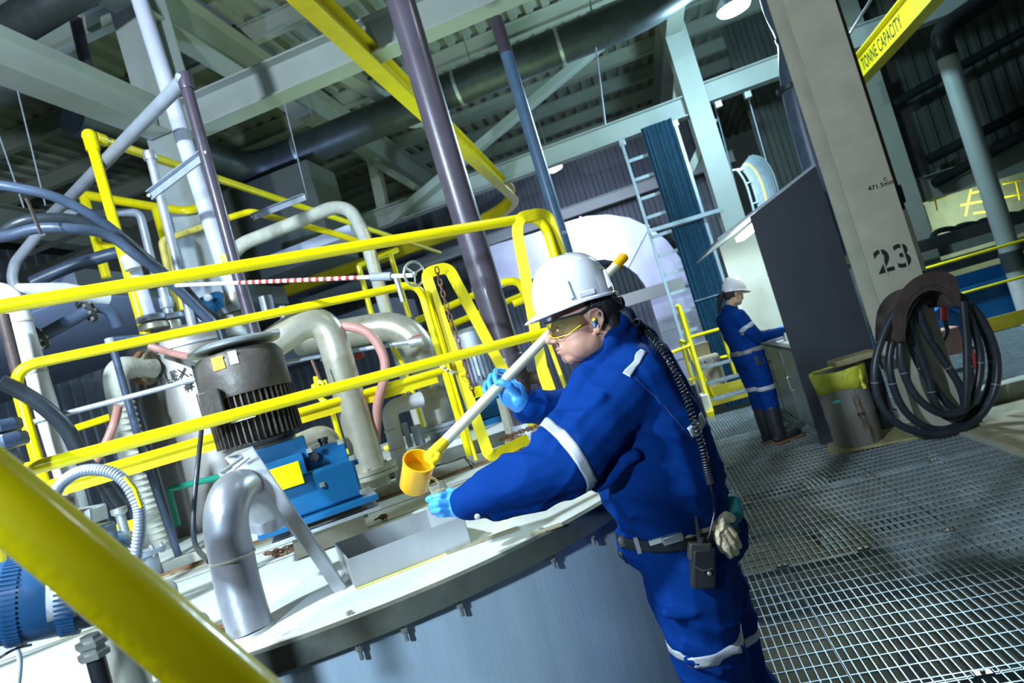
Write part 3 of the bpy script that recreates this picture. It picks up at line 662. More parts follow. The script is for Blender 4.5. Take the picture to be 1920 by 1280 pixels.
# -------- gear motor on the lid --------
gm = thing('agitator_drive', P(580, 1000, 2.55), 'big grimy fan-cooled motor on a blue gearbox, mid left', 'motor')
mp = P(466, 740, 2.55); ax0 = Vector((mp.x, mp.y, 0))
def mz(x, y): return P(x, y, 2.55).z
zt, zc, zf, zb, zl = mz(445, 652), mz(470, 728), mz(474, 733), mz(500, 822), mz(508, 858)
MB().lathe(ax0+UP*zt, UP, [(.165, 0), (.176, .004), (.178, .012), (.15, .026), (.05, .034)], 40).build('fan_cap', 'galv', gm)
mb_ = MB(); mb_.lathe(ax0+UP*(zc-.02), UP, [(.168, 0), (.17, .012), (.17, zt-zc-.03), (.150, zt-zc)], 40); mb_.lathe(ax0+UP*(zt-.02), UP, [(.1, 0), (.1, .03)], 20)
mb_.build('fan_cowl', 'motor', gm)
b = MB(); b.lathe(ax0+UP*zb, UP, [(.132, 0), (.135, zc-zb)], 40)
for k in range(44):
    a = 2*PI*k/44; u = Vector((math.cos(a), math.sin(a), 0)); b.box(ax0+u*.146+UP*(zb+(zc-zb)/2), (.036, .0045, (zc-zb)*.94), (u, UP.cross(u), UP))
b.build('finned_body', 'motor', gm)
MB().lathe(ax0+UP*zl, UP, [(.125, 0), (.125, .02), (.115, .03), (.12, zb-zl-.02), (.15, zb-zl)], 40).build('end_bell', 'motor', gm)
v_ = (CAM-ax0); v_.z = 0; v_.normalize(); sd_ = UP.cross(v_)
MB().box(ax0+v_*.14-sd_*.13+UP*mz(375, 770), (.09, .08, .10), (v_, sd_, UP)).build('terminal_box', 'motor', gm, bevel=.008)
for off, mm, wd in ((-.075, 'orange', .045), (-.015, 'lid', .03)):
    u = (v_+sd_*off*6).normalized(); q = ax0+u*.171+UP*(mz(420, 688)+(.0 if mm == 'orange' else .006)); MB().box(q, (.002, wd, .05), (u, UP.cross(u), UP)).build('rating_plate', mm, gm)
u = (v_+sd_*-.25).normalized(); MB().box(ax0+u*.166+UP*mz(440, 792), (.002, .09, .012), (u, UP.cross(u), UP)).build('name_strip', 'lid', gm)
MB().lathe(ax0+UP*(zt+.025)+g*.16, g, [(.012, -.02), (.012, .02)], 12).build('lifting_eye', 'galv', gm)
def ob(x, y, d, s, m, nm, bev=.004, p=gm): return MB().box(P(x, y, d), s, (g, gn, UP)).build(nm, m, p, bevel=bev)
ob(525, 850, 2.55, (.21, .25, .085), 'bluepaint', 'adapter_block'); ob(527, 893, 2.50, (.20, .2, .14), 'bluepaint', 'adapter_neck')
ob(604, 858, 2.62, (.19, .22, .10), 'bluedark' if False else 'bluepaint', 'gear_cover'); ob(610, 880, 2.58, (.25, .26, .022), 'bluepaint', 'joint_flange')
ob(590, 915, 2.52, (.33, .24, .15), 'bluepaint', 'gear_housing', .01); ob(598, 958, 2.50, (.44, .32, .022), 'bluepaint', 'foot_plate', .003)
ob(538, 893, 2.36, (.105, .004, .085), 'yellow', 'guard_plate', .001)
ob(612, 975, 2.50, (.40, .30, .012), 'galv', 'shim_plate', .001)
ob(617, 992, 2.50, (.27, .2, .10), 'pedestal', 'pedestal', .002)
b = Bolts()
for x, y in ((662, 862), (640, 832), (582, 848), (682, 925), (606, 912)): b.hexb(P(x, y, 2.42), UP, .013, .016)
b.build('housing_bolt', 'bolt', gm); MB().lathe(P(609, 836, 2.6), UP, [(.016, 0), (.016, .018), (.02, .02), (.02, .035)], 12).build('breather_plug', 'black', gm)
MB().lathe(P(589, 856, 2.5), gn, [(.018, 0), (.018, .02)], 12).build('sight_plug', 'black', gm)
tag(MB().tube(spline([P(378, 805, 2.5), P(371, 870, 2.4), P(363, 960, 2.3), P(366, 1020, 2.2), P(392, 1052, 2.0)], 6), .0088, 10).build('power_cable', 'hose'), 'black cable hanging from the motor terminal box to the lid', 'cable')

# -------- generic pipe maker --------
def pipe(name, m, rpx, pts, lab, cat='pipe', fil=None, spl=0, n=18, parts=None, group=None, flat=1):
    ds = sum(p[2] for p in pts)/len(pts); r = rpx*ds/F_PX; q = [P(*p) for p in pts]
    if spl: q = spline(q, spl)
    elif fil: q = fillet(q, fil*ds/F_PX, 8)
    if not parts: return tag(MB().tube(q, r, n, flat=flat).build(name, m), lab, cat, group)
    t = thing(name, q[-1], lab, cat, group); MB().tube(q, r, n).build('pipe_run', m, t)
    for nm, mm, x, y, d, x2, y2, rr in parts:
        a, c = P(x, y, d), P(x2, y2, d); L = (c-a).length; MB().lathe(a, c-a, [(rr*d/F_PX*.94, 0), (rr*d/F_PX, L*.15), (rr*d/F_PX, L*.85), (rr*d/F_PX*.94, L)], 24).build(nm, mm, t)
    return t
def flanged(name, m, r, top, base, lab, bolts='bolt', fr=1.75, extra=None, mf=None, neck=.10, thick=.022, fz=None):
    """vertical pipe ending in a bolted flange pair over a short neck"""
    t = thing(name, base, lab, 'pipe'); MB().tube(fillet(top+[V3(base)+UP*.001], r*2.6, 10), r, 28).build('pipe_run', m, t)
    b = Bolts(); f_ = MB(); z = fz if fz is not None else base[2]+neck; c = Vector((base[0], base[1], z))
    flange(f_, c, UP, r*fr, thick, 8, b); f_.build('flange', mf or m, t); f2 = MB(); flange(f2, c-UP*(thick+.004), UP, r*fr, thick, 8); f2.build('flange', mf or m, t); b.build('flange_bolt', bolts, t)
    MB().lathe(base, UP, [(r*1.05, 0), (r*1.05, z-base[2]-thick)], 24).build('neck', mf or m, t)
    return t
# stainless elbow pipe right of the motor
base = Zp(708, 925, LZ); top = [P(470, 668, 3.35), P(600, 598, 3.65), Vector((base.x, base.y, P(603, 598, 3.7).z))]
flanged('elbow_pipe', 'stain_pipe', .083, [P(480, 665, 3.35), Vector((base.x, base.y, P(612, 590, 3.72).z))], base, 'big stainless elbow pipe rising from a bolted flange right of the motor', neck=.12)
# purple plastic upright
a = P(1000, 830, 3.5); base = Vector((a.x, a.y, LZ)); tz = P(735, -60, 3.5).z
pp = thing('plastic_pipe', base, 'thick dark purple plastic pipe, upright in front of the near worker', 'pipe')
MB().cyl(base+UP*.03, (a.x, a.y, 4.4), .079, 32).build('pipe_run', 'purple', pp)
MB().lathe((a.x, a.y, P(948, 690, 3.5).z-.10), UP, [(.083, 0), (.089, .01), (.089, .15), (.083, .16)], 32).build('socket_coupling', 'purple', pp)
MB().cyl((a.x, a.y, P(960, 714, 3.5).z), Vector((a.x, a.y, P(960, 714, 3.5).z))+CR*.20+UP*.03, .036, 20).build('branch_plug', 'rack', pp)
MB().lathe((a.x, a.y, P(960, 714, 3.5).z), CR*.20+UP*.03, [(.05, .125), (.05, .205)], 8).build('branch_cap', 'rack', pp)
f_ = MB(); b = Bolts(); flange(f_, base+UP*.04, UP, .15, .025, 8, b, .02); f_.build('flange', 'galv_pale', pp); b.build('flange_bolt', 'rust', pp)
MB().lathe(base, UP, [(.1, 0), (.1, .04)], 24).build('neck', 'galv', pp); MB().lathe(base+UP*.066, UP, [(.093, 0), (.093, .07)], 28).build('collar', 'galv_pale', pp)
# blue-grey upright behind
a = P(1062, 470, 6.2); t = thing('plastic_pipe', (a.x, a.y, 0), 'slim blue-grey upright pipe behind the worker\'s helmet', 'pipe')
zt2 = P(930, 60, 6.2).z; MB().cyl((a.x, a.y, 0), (a.x, a.y, P(950, 95, 6.2).z), .062, 24).build('pipe_run', 'bluepvc', t); MB().cyl((a.x, a.y, P(950, 95, 6.2).z), (a.x, a.y, P(925, 30, 6.2).z), .066, 24).build('upper_sleeve', 'purple', t)
text_mesh('chalk_note', 'TO PIP', .045, Vector((a.x, a.y, 0))+(CAM-a).normalized()*.0635+UP*P(1052, 438, 6.2).z, Vector((_cy, _sy, 0)), UP, 'whitepipe', t, .0005)
# lavender pipe, purple elbow pipe, yellow gas pipe
t = pipe('process_pipe', 'whitepipe', 15, [(243, -60, 4.75), (440, 560, 4.55)], 'brightly lit pale lavender upright pipe at upper left', parts=[('tape_band', 'yellow_dull', 427, 478, 4.57, 433, 497, 17.5), ('socket', 'whitepipe', 433, 505, 4.57, 440, 545, 18), ('flange', 'galv_pale', 437, 575, 4.55, 442, 587, 30), ('flange', 'stain_pipe', 442, 590, 4.55, 445, 603, 30), ('neck', 'stain_pipe', 438, 548, 4.55, 447, 640, 19)])
pt = pipe('plastic_pipe', 'greypvc', 11, [(345, 150, 3.92), (130, 372, 5.15), (98, 402, 5.3)], 'grey inclined plastic pipe falling left from the high elbow', fil=10)
pq = pipe('plastic_pipe', 'purple', 11, [(349, 160, 3.9), (412, 390, 3.9), (480, 640, 3.9)], 'slim dark purple upright pipe left of the motor', parts=[('elbow', 'purple', 344, 138, 3.9, 352, 168, 13.5)])
MB().ell(P(343, 147, 3.9), (.045, .045, .045)).build('elbow_cap', 'galv_pale', pq)
yp = thing('gas_pipe', (-3.36, 3.94, LZ), 'yellow pipe rising at left and turning away along the roof', 'pipe')
MB().tube(fillet([(-3.36, 3.94, 1.32), (-3.36, 3.94, 3.95), (-3.36, 12.0, 3.95)], .06, 5), .036, 20).build('pipe_run', 'yellow', yp)
MB().ell((-3.36, 3.94, 3.95), (.05, .05, .052)).build('elbow', 'yellow', yp); MB().cyl((-3.36, 3.98, 3.95), (-3.36, 4.06, 3.95), .046).build('elbow_socket', 'yellow', yp); MB().cyl((-3.36, 3.94, 3.84), (-3.36, 3.94, 3.92), .046).build('elbow_socket', 'yellow', yp)
b = Bolts(); f_ = MB(); flange(f_, (-3.36, 3.94, 1.30), UP, .095, .022, 8, b, .012); f_.build('flange', 'yellow', yp); b.build('flange_bolt', 'rust', yp)
f_ = MB(); flange(f_, (-3.36, 3.94, 1.272), UP, .095, .022); f_.cyl((-3.36, 3.94, LZ), (-3.36, 3.94, 1.28), .042); flange(f_, (-3.36, 3.94, LZ+.02), UP, .13, .02); f_.build('lower_flange', 'rust_bar', yp)
# strut channels clamped to the pipes
for a_, c_, lab in (((283, 368, 4.1), (388, 288, 3.9), 'grey strut channel clamped across the purple and lavender pipes'), ((474, 408, 5.6), (572, 370, 5.4), 'galvanized strut channel hung under the yellow overhead pipe')):
    t = thing('strut_channel', P(*a_), lab, 'bracket'); MB().bar(P(*a_), P(*c_), .012, .05, UP).build('channel_web', 'galv_pale', t); MB().bar(P(*a_)+UP*.025-FW*.02, P(*c_)+UP*.025-FW*.02, .04, .005, UP).build('channel_lip', 'galv_pale', t)
    MB().hexb(P(*a_)-FW*.02, -FW, .012, .012).build('clamp_bolt', 'bolt', t); MB().hexb(P(*c_)-FW*.02, -FW, .012, .012).build('clamp_bolt', 'bolt', t)
pipe('conduit', 'galv_pale', 8, [(281, 290, 4.3), (378, 680, 4.3)], 'grey upright conduit clamped under the yellow pipe elbow', parts=[('pipe_clamp', 'galv', 279, 284, 4.3, 283, 300, 12)])
# insulated pipe with drop, behind the top rail
pipe('insulated_pipe', 'insul_dirty', 12.5, [(432, 480, 4.7), (452, 458, 4.75), (535, 425, 4.85), (625, 388, 4.95), (655, 392, 5.0), (676, 425, 5.0), (688, 455, 5.0), (735, 620, 5.0), (812, 870, 5.0)], 'dirty insulated pipe crossing right then dropping past the gate', fil=16)
pipe('steel_chain', 'yellow_dull', 1.6, [(686, 428, 4.7), (700, 470, 4.7), (716, 545, 4.7), (741, 612, 4.7)], 'thin yellow pull chain hanging along the insulated pipe', 'chain', n=6)
# hoses at left
pipe('rubber_hose', 'bluehose', 9, [(-30, 345, 3.2), (30, 352, 3.25), (110, 372, 3.35), (190, 415, 3.5), (260, 470, 3.7), (330, 530, 3.9)], 'uppermost dark blue hose arching down from the left edge', 'hose', spl=6)
pipe('rubber_hose', 'hose', 9, [(-20, 455, 3.3), (30, 420, 3.3), (80, 409, 3.35), (150, 414, 3.45), (230, 450, 3.6), (300, 510, 3.8), (360, 570, 3.9)], 'middle black hose arching at left under the top one', 'hose', spl=6)
pipe('rubber_hose', 'bluehose', 9.5, [(-20, 448, 3.15), (20, 441, 3.2), (70, 428, 3.25), (130, 428, 3.3), (200, 440, 3.45), (255, 478, 3.55), (310, 520, 3.7), (395, 602, 3.9)], 'lowest dark blue hose arch at left with clamp', 'hose', spl=6)
pipe('hose_band', 'rack', 4, [(50, 372, 3.1), (62, 400, 3.1), (77, 438, 3.1)], 'rusty strap hanging around the hose arches', 'strap', flat=.4)
pipe('rubber_hose', 'hose', 14, [(0, 715, 2.7), (40, 735, 2.75), (85, 765, 2.8), (125, 805, 2.85), (155, 860, 2.9), (190, 900, 2.95), (232, 960, 3.0)], 'fat black hose sagging behind the lower yellow rail at left', 'hose', spl=6)
pipe('plastic_pipe', 'galv_pale', 7.5, [(120, 400, 5.6), (262, 398, 5.6), (292, 520, 5.6)], 'pale grey pipe with elbow behind the hoses', fil=14)
pipe('plastic_pipe', 'greypvc', 9, [(75, 435, 4.6), (28, 492, 4.7), (22, 520, 4.7), (28, 540, 4.7)], 'dark slanting pipe with elbow under the hoses at left edge', fil=12)
pipe('insulated_pipe', 'insul', 20, [(-60, 545, 3.3), (22, 550, 3.3), (48, 640, 3.3), (128, 900, 3.3), (180, 1080, 3.3)], 'thick white insulated pipe dropping at the left edge', fil=30, parts=[('wrap_joint', 'insul_dirty', 37, 602, 3.3, 38.5, 607, 21.5), ('wrap_joint', 'insul_dirty', 65, 697, 3.3, 66.5, 702, 21.5)])
pipe('insulated_pipe', 'insul', 16, [(35, 548, 3.4), (120, 545, 3.6), (200, 560, 3.8)], 'white insulated branch pipe running right behind the top rail')
pipe('steel_pipe', 'rack', 10, [(5, 590, 3.1), (55, 790, 3.1), (110, 980, 3.1)], 'rusty brown pipe beside the white insulated pipe')
pipe('plastic_pipe', 'bluehose', 8.5, [(40, 560, 4.6), (105, 790, 4.6), (150, 960, 4.6)], 'slim blue upright pipe behind the white insulated pipe')
pipe('insulated_pipe', 'bluehose', 12, [(60, 530, 5.2), (130, 500, 5.3), (215, 475, 5.4), (250, 470, 5.5)], 'blue-grey pipe rising right under the hoses', spl=5)
pipe('process_pipe', 'whitepipe', 12.5, [(244, 480, 4.6), (285, 608, 4.6)], 'pale pipe standing on a flange left of the vessel top', parts=[('flange', 'galv_pale', 283, 592, 4.6, 286, 603, 26), ('flange', 'stain_pipe', 287, 606, 4.6, 290, 618, 26), ('torn_wrap', 'insul', 240, 480, 4.5, 250, 505, 15)])
pipe('process_pipe', 'galv_pale', 9, [(305, 540, 4.7), (322, 610, 4.7)], 'short pale pipe on a flange at the vessel top', parts=[('socket', 'galv_pale', 309, 558, 4.7, 314, 578, 12), ('flange', 'galv_pale', 318, 590, 4.7, 321, 600, 24), ('neck', 'stain_pipe', 321, 600, 4.7, 328, 640, 17)])
pipe('gas_pipe', 'yellow_dull', 6.5, [(382, 425, 5.2), (303, 452, 5.0), (318, 520, 5.0), (332, 590, 5.0)], 'thin dull yellow pipe with elbow above the vessel', fil=8)
dd = pipe('flanged_pipe', 'bluehose', 11.5, [(60, 640, 3.5), (155, 588, 3.7), (178, 575, 3.75), (205, 582, 3.8), (222, 610, 3.85)], 'dark blue flanged pipe with elbow between the two upper rails', spl=5, parts=None)
for x, y, d_, lab in ((68, 634, 3.5, 'black bolted flange at the near end of the dark blue pipe'), (160, 584, 3.72, 'rust edged flange at the elbow of the dark blue pipe')):
    a = P(x, y, d_); ax = (P(155, 588, 3.7)-P(60, 640, 3.5)).normalized(); t = thing('pipe_flange', a, lab, 'flange'); b = Bolts(); f_ = MB(); flange(f_, a, ax, .075, .02, 8, b, .011); f_.build('flange_ring', 'dark', t); b.build('flange_bolt', 'bolt', t)
# vessel
vp = P(405, 800, 4.55); vz = P(395, 622, 4.55).z
vs_ = thing('flash_mix_vessel', (vp.x, vp.y, 0), 'upright stainless vessel behind the motor with stencilled letters', 'vessel')
MB().lathe((vp.x, vp.y, -.2), UP, [(.42, 0), (.42, vz+.12), (.40, vz+.2), (.25, vz+.26), (.05, vz+.28)], 64).build('shell', 'vessel', vs_, sharp=50)
MB().lathe((vp.x, vp.y, vz-.1), UP, [(.435, 0), (.435, .02)], 64).build('stiffener_ring', 'stainless', vs_)
for x, y, txt, s_ in ((350, 698, 'FLEX.MIX', .085), (372, 716, '#TK', .095)):
    v = P(x, y, 4.2)-CAM; # intersect the ray with the shell
    o2 = Vector((-vp.x, -vp.y)); dv = Vector((v.x, v.y)); A_ = dv.dot(dv); B_ = dv.dot(o2); C_ = o2.dot(o2)-.421**2; t_ = (-B_-math.sqrt(max(0, B_*B_-A_*C_)))/A_; q = CAM+v*t_; nn = Vector((q.x-vp.x, q.y-vp.y, 0)).normalized()
    text_mesh('stencil_letters', txt, s_, q+nn*.012, UP.cross(nn), UP, 'ink', vs_, .0006)
# corrugated insulated drop from the vessel
a = P(275, 688, 4.0)
t = pipe('insulated_pipe', 'insul_dirty', 21, [(285, 690, 4.1), (212, 688, 3.8), (245, 860, 3.8), (300, 1040, 3.8)], 'wrinkled insulated pipe elbowing out of the vessel and down', fil=34, parts=[('flange', 'rust', 262, 689, 4.02, 272, 689, 32), ('flange', 'rust_bar', 275, 689, 4.06, 284, 689, 32)])
b = MB()
for k in range(26): tt = k/26; c = P(226+tt*74, 745+tt*295, 3.8); b.lathe(c, P(300, 1040, 3.8)-P(245, 860, 3.8), [(.0655, 0), (.069, .008), (.0655, .016)], 24)
b.build('wrap_winding', 'insul_dirty', t)
pipe('conduit', 'bluehose', 6.5, [(300, 630, 3.55), (208, 638, 3.4), (262, 830, 3.4), (336, 1045, 3.4)], 'blue-grey conduit dropping in front of the wrinkled pipe', fil=8, parts=[('blue_tag', 'bluepaint', 272, 862, 3.4, 278, 884, 8.5), ('elbow', 'greypvc', 205, 634, 3.4, 211, 652, 9)])
pipe('sample_line', 'galv_pale', 5, [(36, 798, 2.9), (200, 755, 3.0), (385, 706, 3.15)], 'thin grey line running between the two yellow rails')
pipe('rubber_hose', 'pinkhose', 7, [(280, 648, 4.0), (310, 658, 4.0), (350, 668, 3.9), (378, 668, 3.8)], 'pink hose end crossing the stencilled letters', 'hose', spl=5)
pipe('rubber_hose', 'pinkhose', 8, [(150, 900, 3.3), (165, 880, 3.3), (195, 838, 3.35), (215, 790, 3.4), (222, 760, 3.4)], 'pink hose bending below the sagging black hose', 'hose', spl=5)
pipe('drain_line', 'green', 6, [(500, 878, 3.4), (420, 892, 3.45), (318, 916, 3.5), (318, 925, 3.5), (333, 985, 3.5)], 'green drain pipe with elbow behind the gooseneck', fil=6)
# right of the elbow pipe
pipe('rubber_hose', 'pinkhose', 9, [(612, 618, 3.5), (650, 612, 3.5), (690, 624, 3.5), (716, 660, 3.5), (722, 700, 3.5), (708, 760, 3.5), (704, 830, 3.5)], 'pink hose looping down beside the stainless elbow pipe', 'hose', spl=6)
base = Zp(838, 822, 1.16)
flanged('elbow_pipe', 'stain_pipe', .10, [P(560, 640, 4.4), Vector((base.x, base.y, P(772, 608, 4.4).z))], base, 'second grey elbow pipe behind the gate standing on the second tank', neck=.09, mf='galv_pale', fr=1.7)
pipe('sample_line', 'galv_pale', 4.2, [(520, 682, 3.6), (640, 660, 3.6), (775, 640, 3.6)], 'thin bright line ending in a small valve behind the gate', parts=[('valve_body', 'galv', 768, 643, 3.6, 792, 638, 10), ('valve_handle', 'red', 772, 634, 3.6, 790, 630, 3.5)])
pipe('insulated_pipe', 'insul', 15, [(790, 748, 3.9), (728, 765, 3.8), (745, 840, 3.8), (762, 915, 3.8)], 'white wrapped pipe elbow right of the flanged stainless pipe', fil=22, parts=[('wrap_joint', 'insul_dirty', 735, 803, 3.8, 736, 806, 16), ('wrap_joint', 'insul_dirty', 744, 838, 3.8, 745, 841, 16)])
pipe('elbow_pipe', 'stain_pipe', 17, [(540, 838, 3.2), (612, 808, 3.3), (645, 880, 3.4)], 'stubby stainless elbow behind the blue gearbox', fil=26, parts=[('flange', 'galv_pale', 550, 832, 3.2, 557, 829, 23)])
pipe('plastic_pipe', 'bluedark', 8, [(770, 690, 4.3), (822, 820, 4.3)], 'dark blue slanting pipe behind the gate leg')
# valves and small fittings
for x, y, d_, lab in ((665, 672, 3.9, 'small valve with red-brown handle right of the elbow pipe'), (612, 655, 3.5, 'small valve with pink lever beside the elbow pipe')):
    t = thing('ball_valve', P(x, y, d_), lab, 'valve'); MB().tube([P(x-8, y+22, d_), P(x+4, y-2, d_)], .014).build('valve_body', 'dark', t); MB().bar(P(x-12, y+2, d_-.02), P(x+16, y-8, d_-.02), .02, .03).build('handle', 'pinkhose' if x < 640 else 'red', t, bevel=.004)
pipe('lever_handle', 'pinkhose', 4, [(585, 675, 3.3), (600, 712, 3.3)], 'pink lever hanging beside the stainless elbow pipe', 'lever', flat=.4)
for i, (x, y, s_) in enumerate(((655, 745, 9), (690, 740, 9), (760, 745, 8), (735, 835, 8), (600, 720, 8), (622, 770, 8), (640, 850, 8))):
    t = thing('yellow_valve', P(x, y, 4.0), ['yellow valve wheel under the lower rail beside the elbow pipe', 'yellow valve wheel right of the pink hose', 'yellow valve by the wrapped elbow', 'yellow fitting below the wrapped elbow', 'yellow bracket left of the elbow pipe', 'yellow pipe hook left of the elbow pipe', 'yellow fitting at the foot of the elbow pipe'][i], 'valve')
    r_ = s_*4/F_PX; MB().lathe(P(x, y, 4.0), -FW, [(r_*.5, -.02), (r_, -.01), (r_, .012), (r_*.3, .016), (r_*.3, .05)], 14).build('wheel', 'yellow', t); MB().tube([P(x-14, y+6, 4.03), P(x+14, y-4, 4.03)], .02, 12).build('stub', 'yellow', t)
pipe('yellow_pipe', 'yellow', 5, [(592, 705, 4.1), (600, 745, 4.1), (620, 765, 4.1), (645, 850, 4.1)], 'thin yellow pipe descending behind the elbow pipe', spl=4)
pipe('yellow_pipe', 'yellow', 4, [(730, 640, 4.6), (760, 690, 4.6), (800, 820, 4.6)], 'thin yellow strut behind the pink hose')
pipe('yellow_pipe', 'yellow', 5, [(760, 718, 4.5), (812, 704, 4.6)], 'short level yellow pipe behind the gate legs')
# second gear motor behind
m2 = thing('agitator_drive', P(920, 740, 4.3), 'smaller grey motor on light blue gearbox beyond the gate', 'motor')
q = P(900, 690, 4.3); c0 = Vector((q.x, q.y, 0)); z_ = lambda x, y: P(x, y, 4.3).z
MB().lathe(c0+UP*z_(885, 622), UP, [(.16, 0), (.165, .01), (.12, .03)], 28).build('fan_cap', 'galv', m2); MB().lathe(c0+UP*z_(893, 655), UP, [(.155, 0), (.155, z_(885, 622)-z_(893, 655))], 28).build('fan_cowl', 'galv_pale', m2)
b = MB(); b.lathe(c0+UP*z_(905, 712), UP, [(.125, 0), (.125, z_(893, 655)-z_(905, 712))], 28)
for k in range(32):
    a = 2*PI*k/32; u = Vector((math.cos(a), math.sin(a), 0)); b.box(c0+u*.135+UP*(z_(905, 712)+z_(893, 655))/2, (.03, .005, (z_(893, 655)-z_(905, 712))*.95), (u, UP.cross(u), UP))
b.build('finned_body', 'galv_pale', m2); MB().lathe(c0+UP*z_(910, 740), UP, [(.11, 0), (.13, z_(905, 712)-z_(910, 740))], 28).build('end_bell', 'galv_pale', m2)
text_mesh('casting_letter', 'N', .05, c0-FW*.14+UP*z_(905, 706), Vector((_cy, _sy, 0)), UP, 'ink', m2, .001)
MB().box(P(925, 755, 4.3), (.34, .26, .16), (g, gn, UP)).build('gear_housing', 'bluepaint', m2, bevel=.008); MB().box(P(938, 785, 4.3), (.42, .34, .07), (g, gn, UP)).build('foot_plate', 'bluepaint', m2, bevel=.004); MB().box(P(893, 735, 4.12), (.08, .004, .07), (g, gn, UP)).build('guard_plate', 'yellow', m2)
MB().box(P(950, 800, 4.3), (.3, .25, .06), (g, gn, UP)).build('pedestal', 'galv', m2)
t = thing('support_frame', P(975, 800, 3.9), 'two-legged galvanized stand beside the purple pipe foot', 'stand')
for x0, y0, x1, y1 in ((940, 745, 965, 830), (965, 745, 992, 830)): MB().bar(P(x0, y0, 3.75), P(x1, y1+10, 3.75), .035, .05).build('leg', 'stain_pipe', t)
t = thing('junction_box', P(790, 820, 3.9), 'small grey electrical box on a bracket behind the dipper', 'box'); MB().box(P(784, 815, 3.8), (.05, .05, .12)).build('box_body', 'galv_pale', t, bevel=.004); MB().box(P(764, 815, 3.82), (.02, .04, .15)).build('bracket', 'galv', t)
for k, (x, y) in enumerate(((770, 735), (605, 805), (870, 725))): tag(link_chain(MB(), spline([P(x-6, y, 3.9), P(x+4, y+8, 3.88), P(x-4, y+18, 3.9), P(x+6, y+26, 3.88)], 5), .03, .01, .003).build('steel_chain', 'rust'), ['dark chain clump hanging behind the wrapped elbow', 'rusty chain clump behind the motor', 'chain bit beside the smaller motor'][k], 'chain')
# equipment on top of the vessel area
t = thing('blue_pump', P(405, 580, 5.4), 'small teal-blue pump motor beside the lavender pipe', 'pump'); c = P(398, 575, 5.4); MB().lathe(c, Vector((_cy, _sy, .1)), [(.08, -.12), (.1, -.1), (.1, .1), (.07, .13)], 24).build('pump_body', 'bluepaint', t)
b = MB()
for k in range(12): b.lathe(c+Vector((_cy, _sy, .1)).normalized()*(-.1+.016*k), Vector((_cy, _sy, .1)), [(.108, 0), (.108, .005)], 20)
b.build('cooling_fin', 'bluepaint', t); MB().lathe(P(392, 558, 5.2), -FW, [(.03, 0), (.03, .03)], 14).build('eye_ring', 'insul', t)
pipe('pipe_stub', 'galv_pale', 12, [(497, 555, 4.2), (505, 590, 4.2)], 'short open galvanized stub above the motor', 'stub')
pipe('pipe_stub', 'galv_pale', 7, [(527, 574, 4.2), (533, 598, 4.2)], 'smaller stub right of the open galvanized stub', 'stub')
pipe('rubber_hose', 'hose', 9, [(345, 540, 4.2), (380, 580, 4.2), (405, 600, 4.2), (420, 640, 4.2)], 'greasy dark hose descending behind the slim purple pipe', 'hose', spl=5)

# ================= YELLOW RAILS, GATE, INSTRUMENTS AT LEFT =================
FA, FB = Zp(0, 575, 2.16), Zp(985, 409, 2.16); fd = (FB-FA).normalized()
fr = thing('guard_rail', Vector((FB.x, FB.y, LZ)), 'front yellow pipe guard rail, thickest bars across the tank equipment', 'railing')
e0 = PL(1000, 402, FA, FB); lo = PL(1092, 690, FA, FB); lo2 = Vector((FB.x, FB.y, LZ))+fd*.16
corner = FB+fd*.10; corner.z = 2.16
MB().tube(fillet([FA-fd*.7, corner, Vector((corner.x, corner.y, LZ))], .11, 10), .0235, 24).build('top_rail', 'yellow', fr)
MA = PL(30, 880, FA, FB); MB__ = PL(1100, 602, FA, FB); MZ = (MA.z+MB__.z)/2
c_ = Vector((corner.x, corner.y, 0))
MB().tube([Vector((FA.x, FA.y, 0))-fd*.7+UP*MA.z, c_+UP*(MA.z+(MB__.z-MA.z))], .0225, 24).build('mid_rail', 'yellow', fr)
# second guard rail behind it
GA, GB = Zp(22, 690, 2.12), Zp(768, 534, 2.12); gd_ = (GB-GA).normalized()
rr = thing('guard_rail', Vector((GA.x, GA.y, LZ)), 'second yellow pipe guard rail, just behind the front one', 'railing')
MB().tube(fillet([Vector((GA.x, GA.y, LZ)), GA, GB+gd_*.06, Vector((GB.x, GB.y, LZ))+gd_*.06], .10, 9), .0235, 22).build('top_rail', 'yellow', rr)
z_m = 2.12-.53
MB().tube([Vector((GA.x, GA.y, z_m)), Vector((GB.x, GB.y, z_m))+gd_*.06], .021, 20).build('mid_rail', 'yellow', rr)
MB().box(((GA+GB)/2).to_tuple()[:2]+(z_m-.035,), ((GB-GA).length, .006, .05), (gd_, UP.cross(gd_), UP)).build('backing_strip', 'yellow_flat', rr)
MB().lathe(Vector((GA.x, GA.y, LZ)), UP, [(.06, 0), (.06, .008), (.03, .012)], 20).build('base_plate', 'yellow', rr)
# foreground stair rail, out of focus
tag(MB().tube([P(-160, 800, .49), P(-20, 912, .49), P(240, 1125, .49), P(560, 1402, .49)], .0255, 32).build('stair_handrail', 'yellow'), 'blurred bright yellow handrail crossing the lower left corner, closest of all', 'railing')
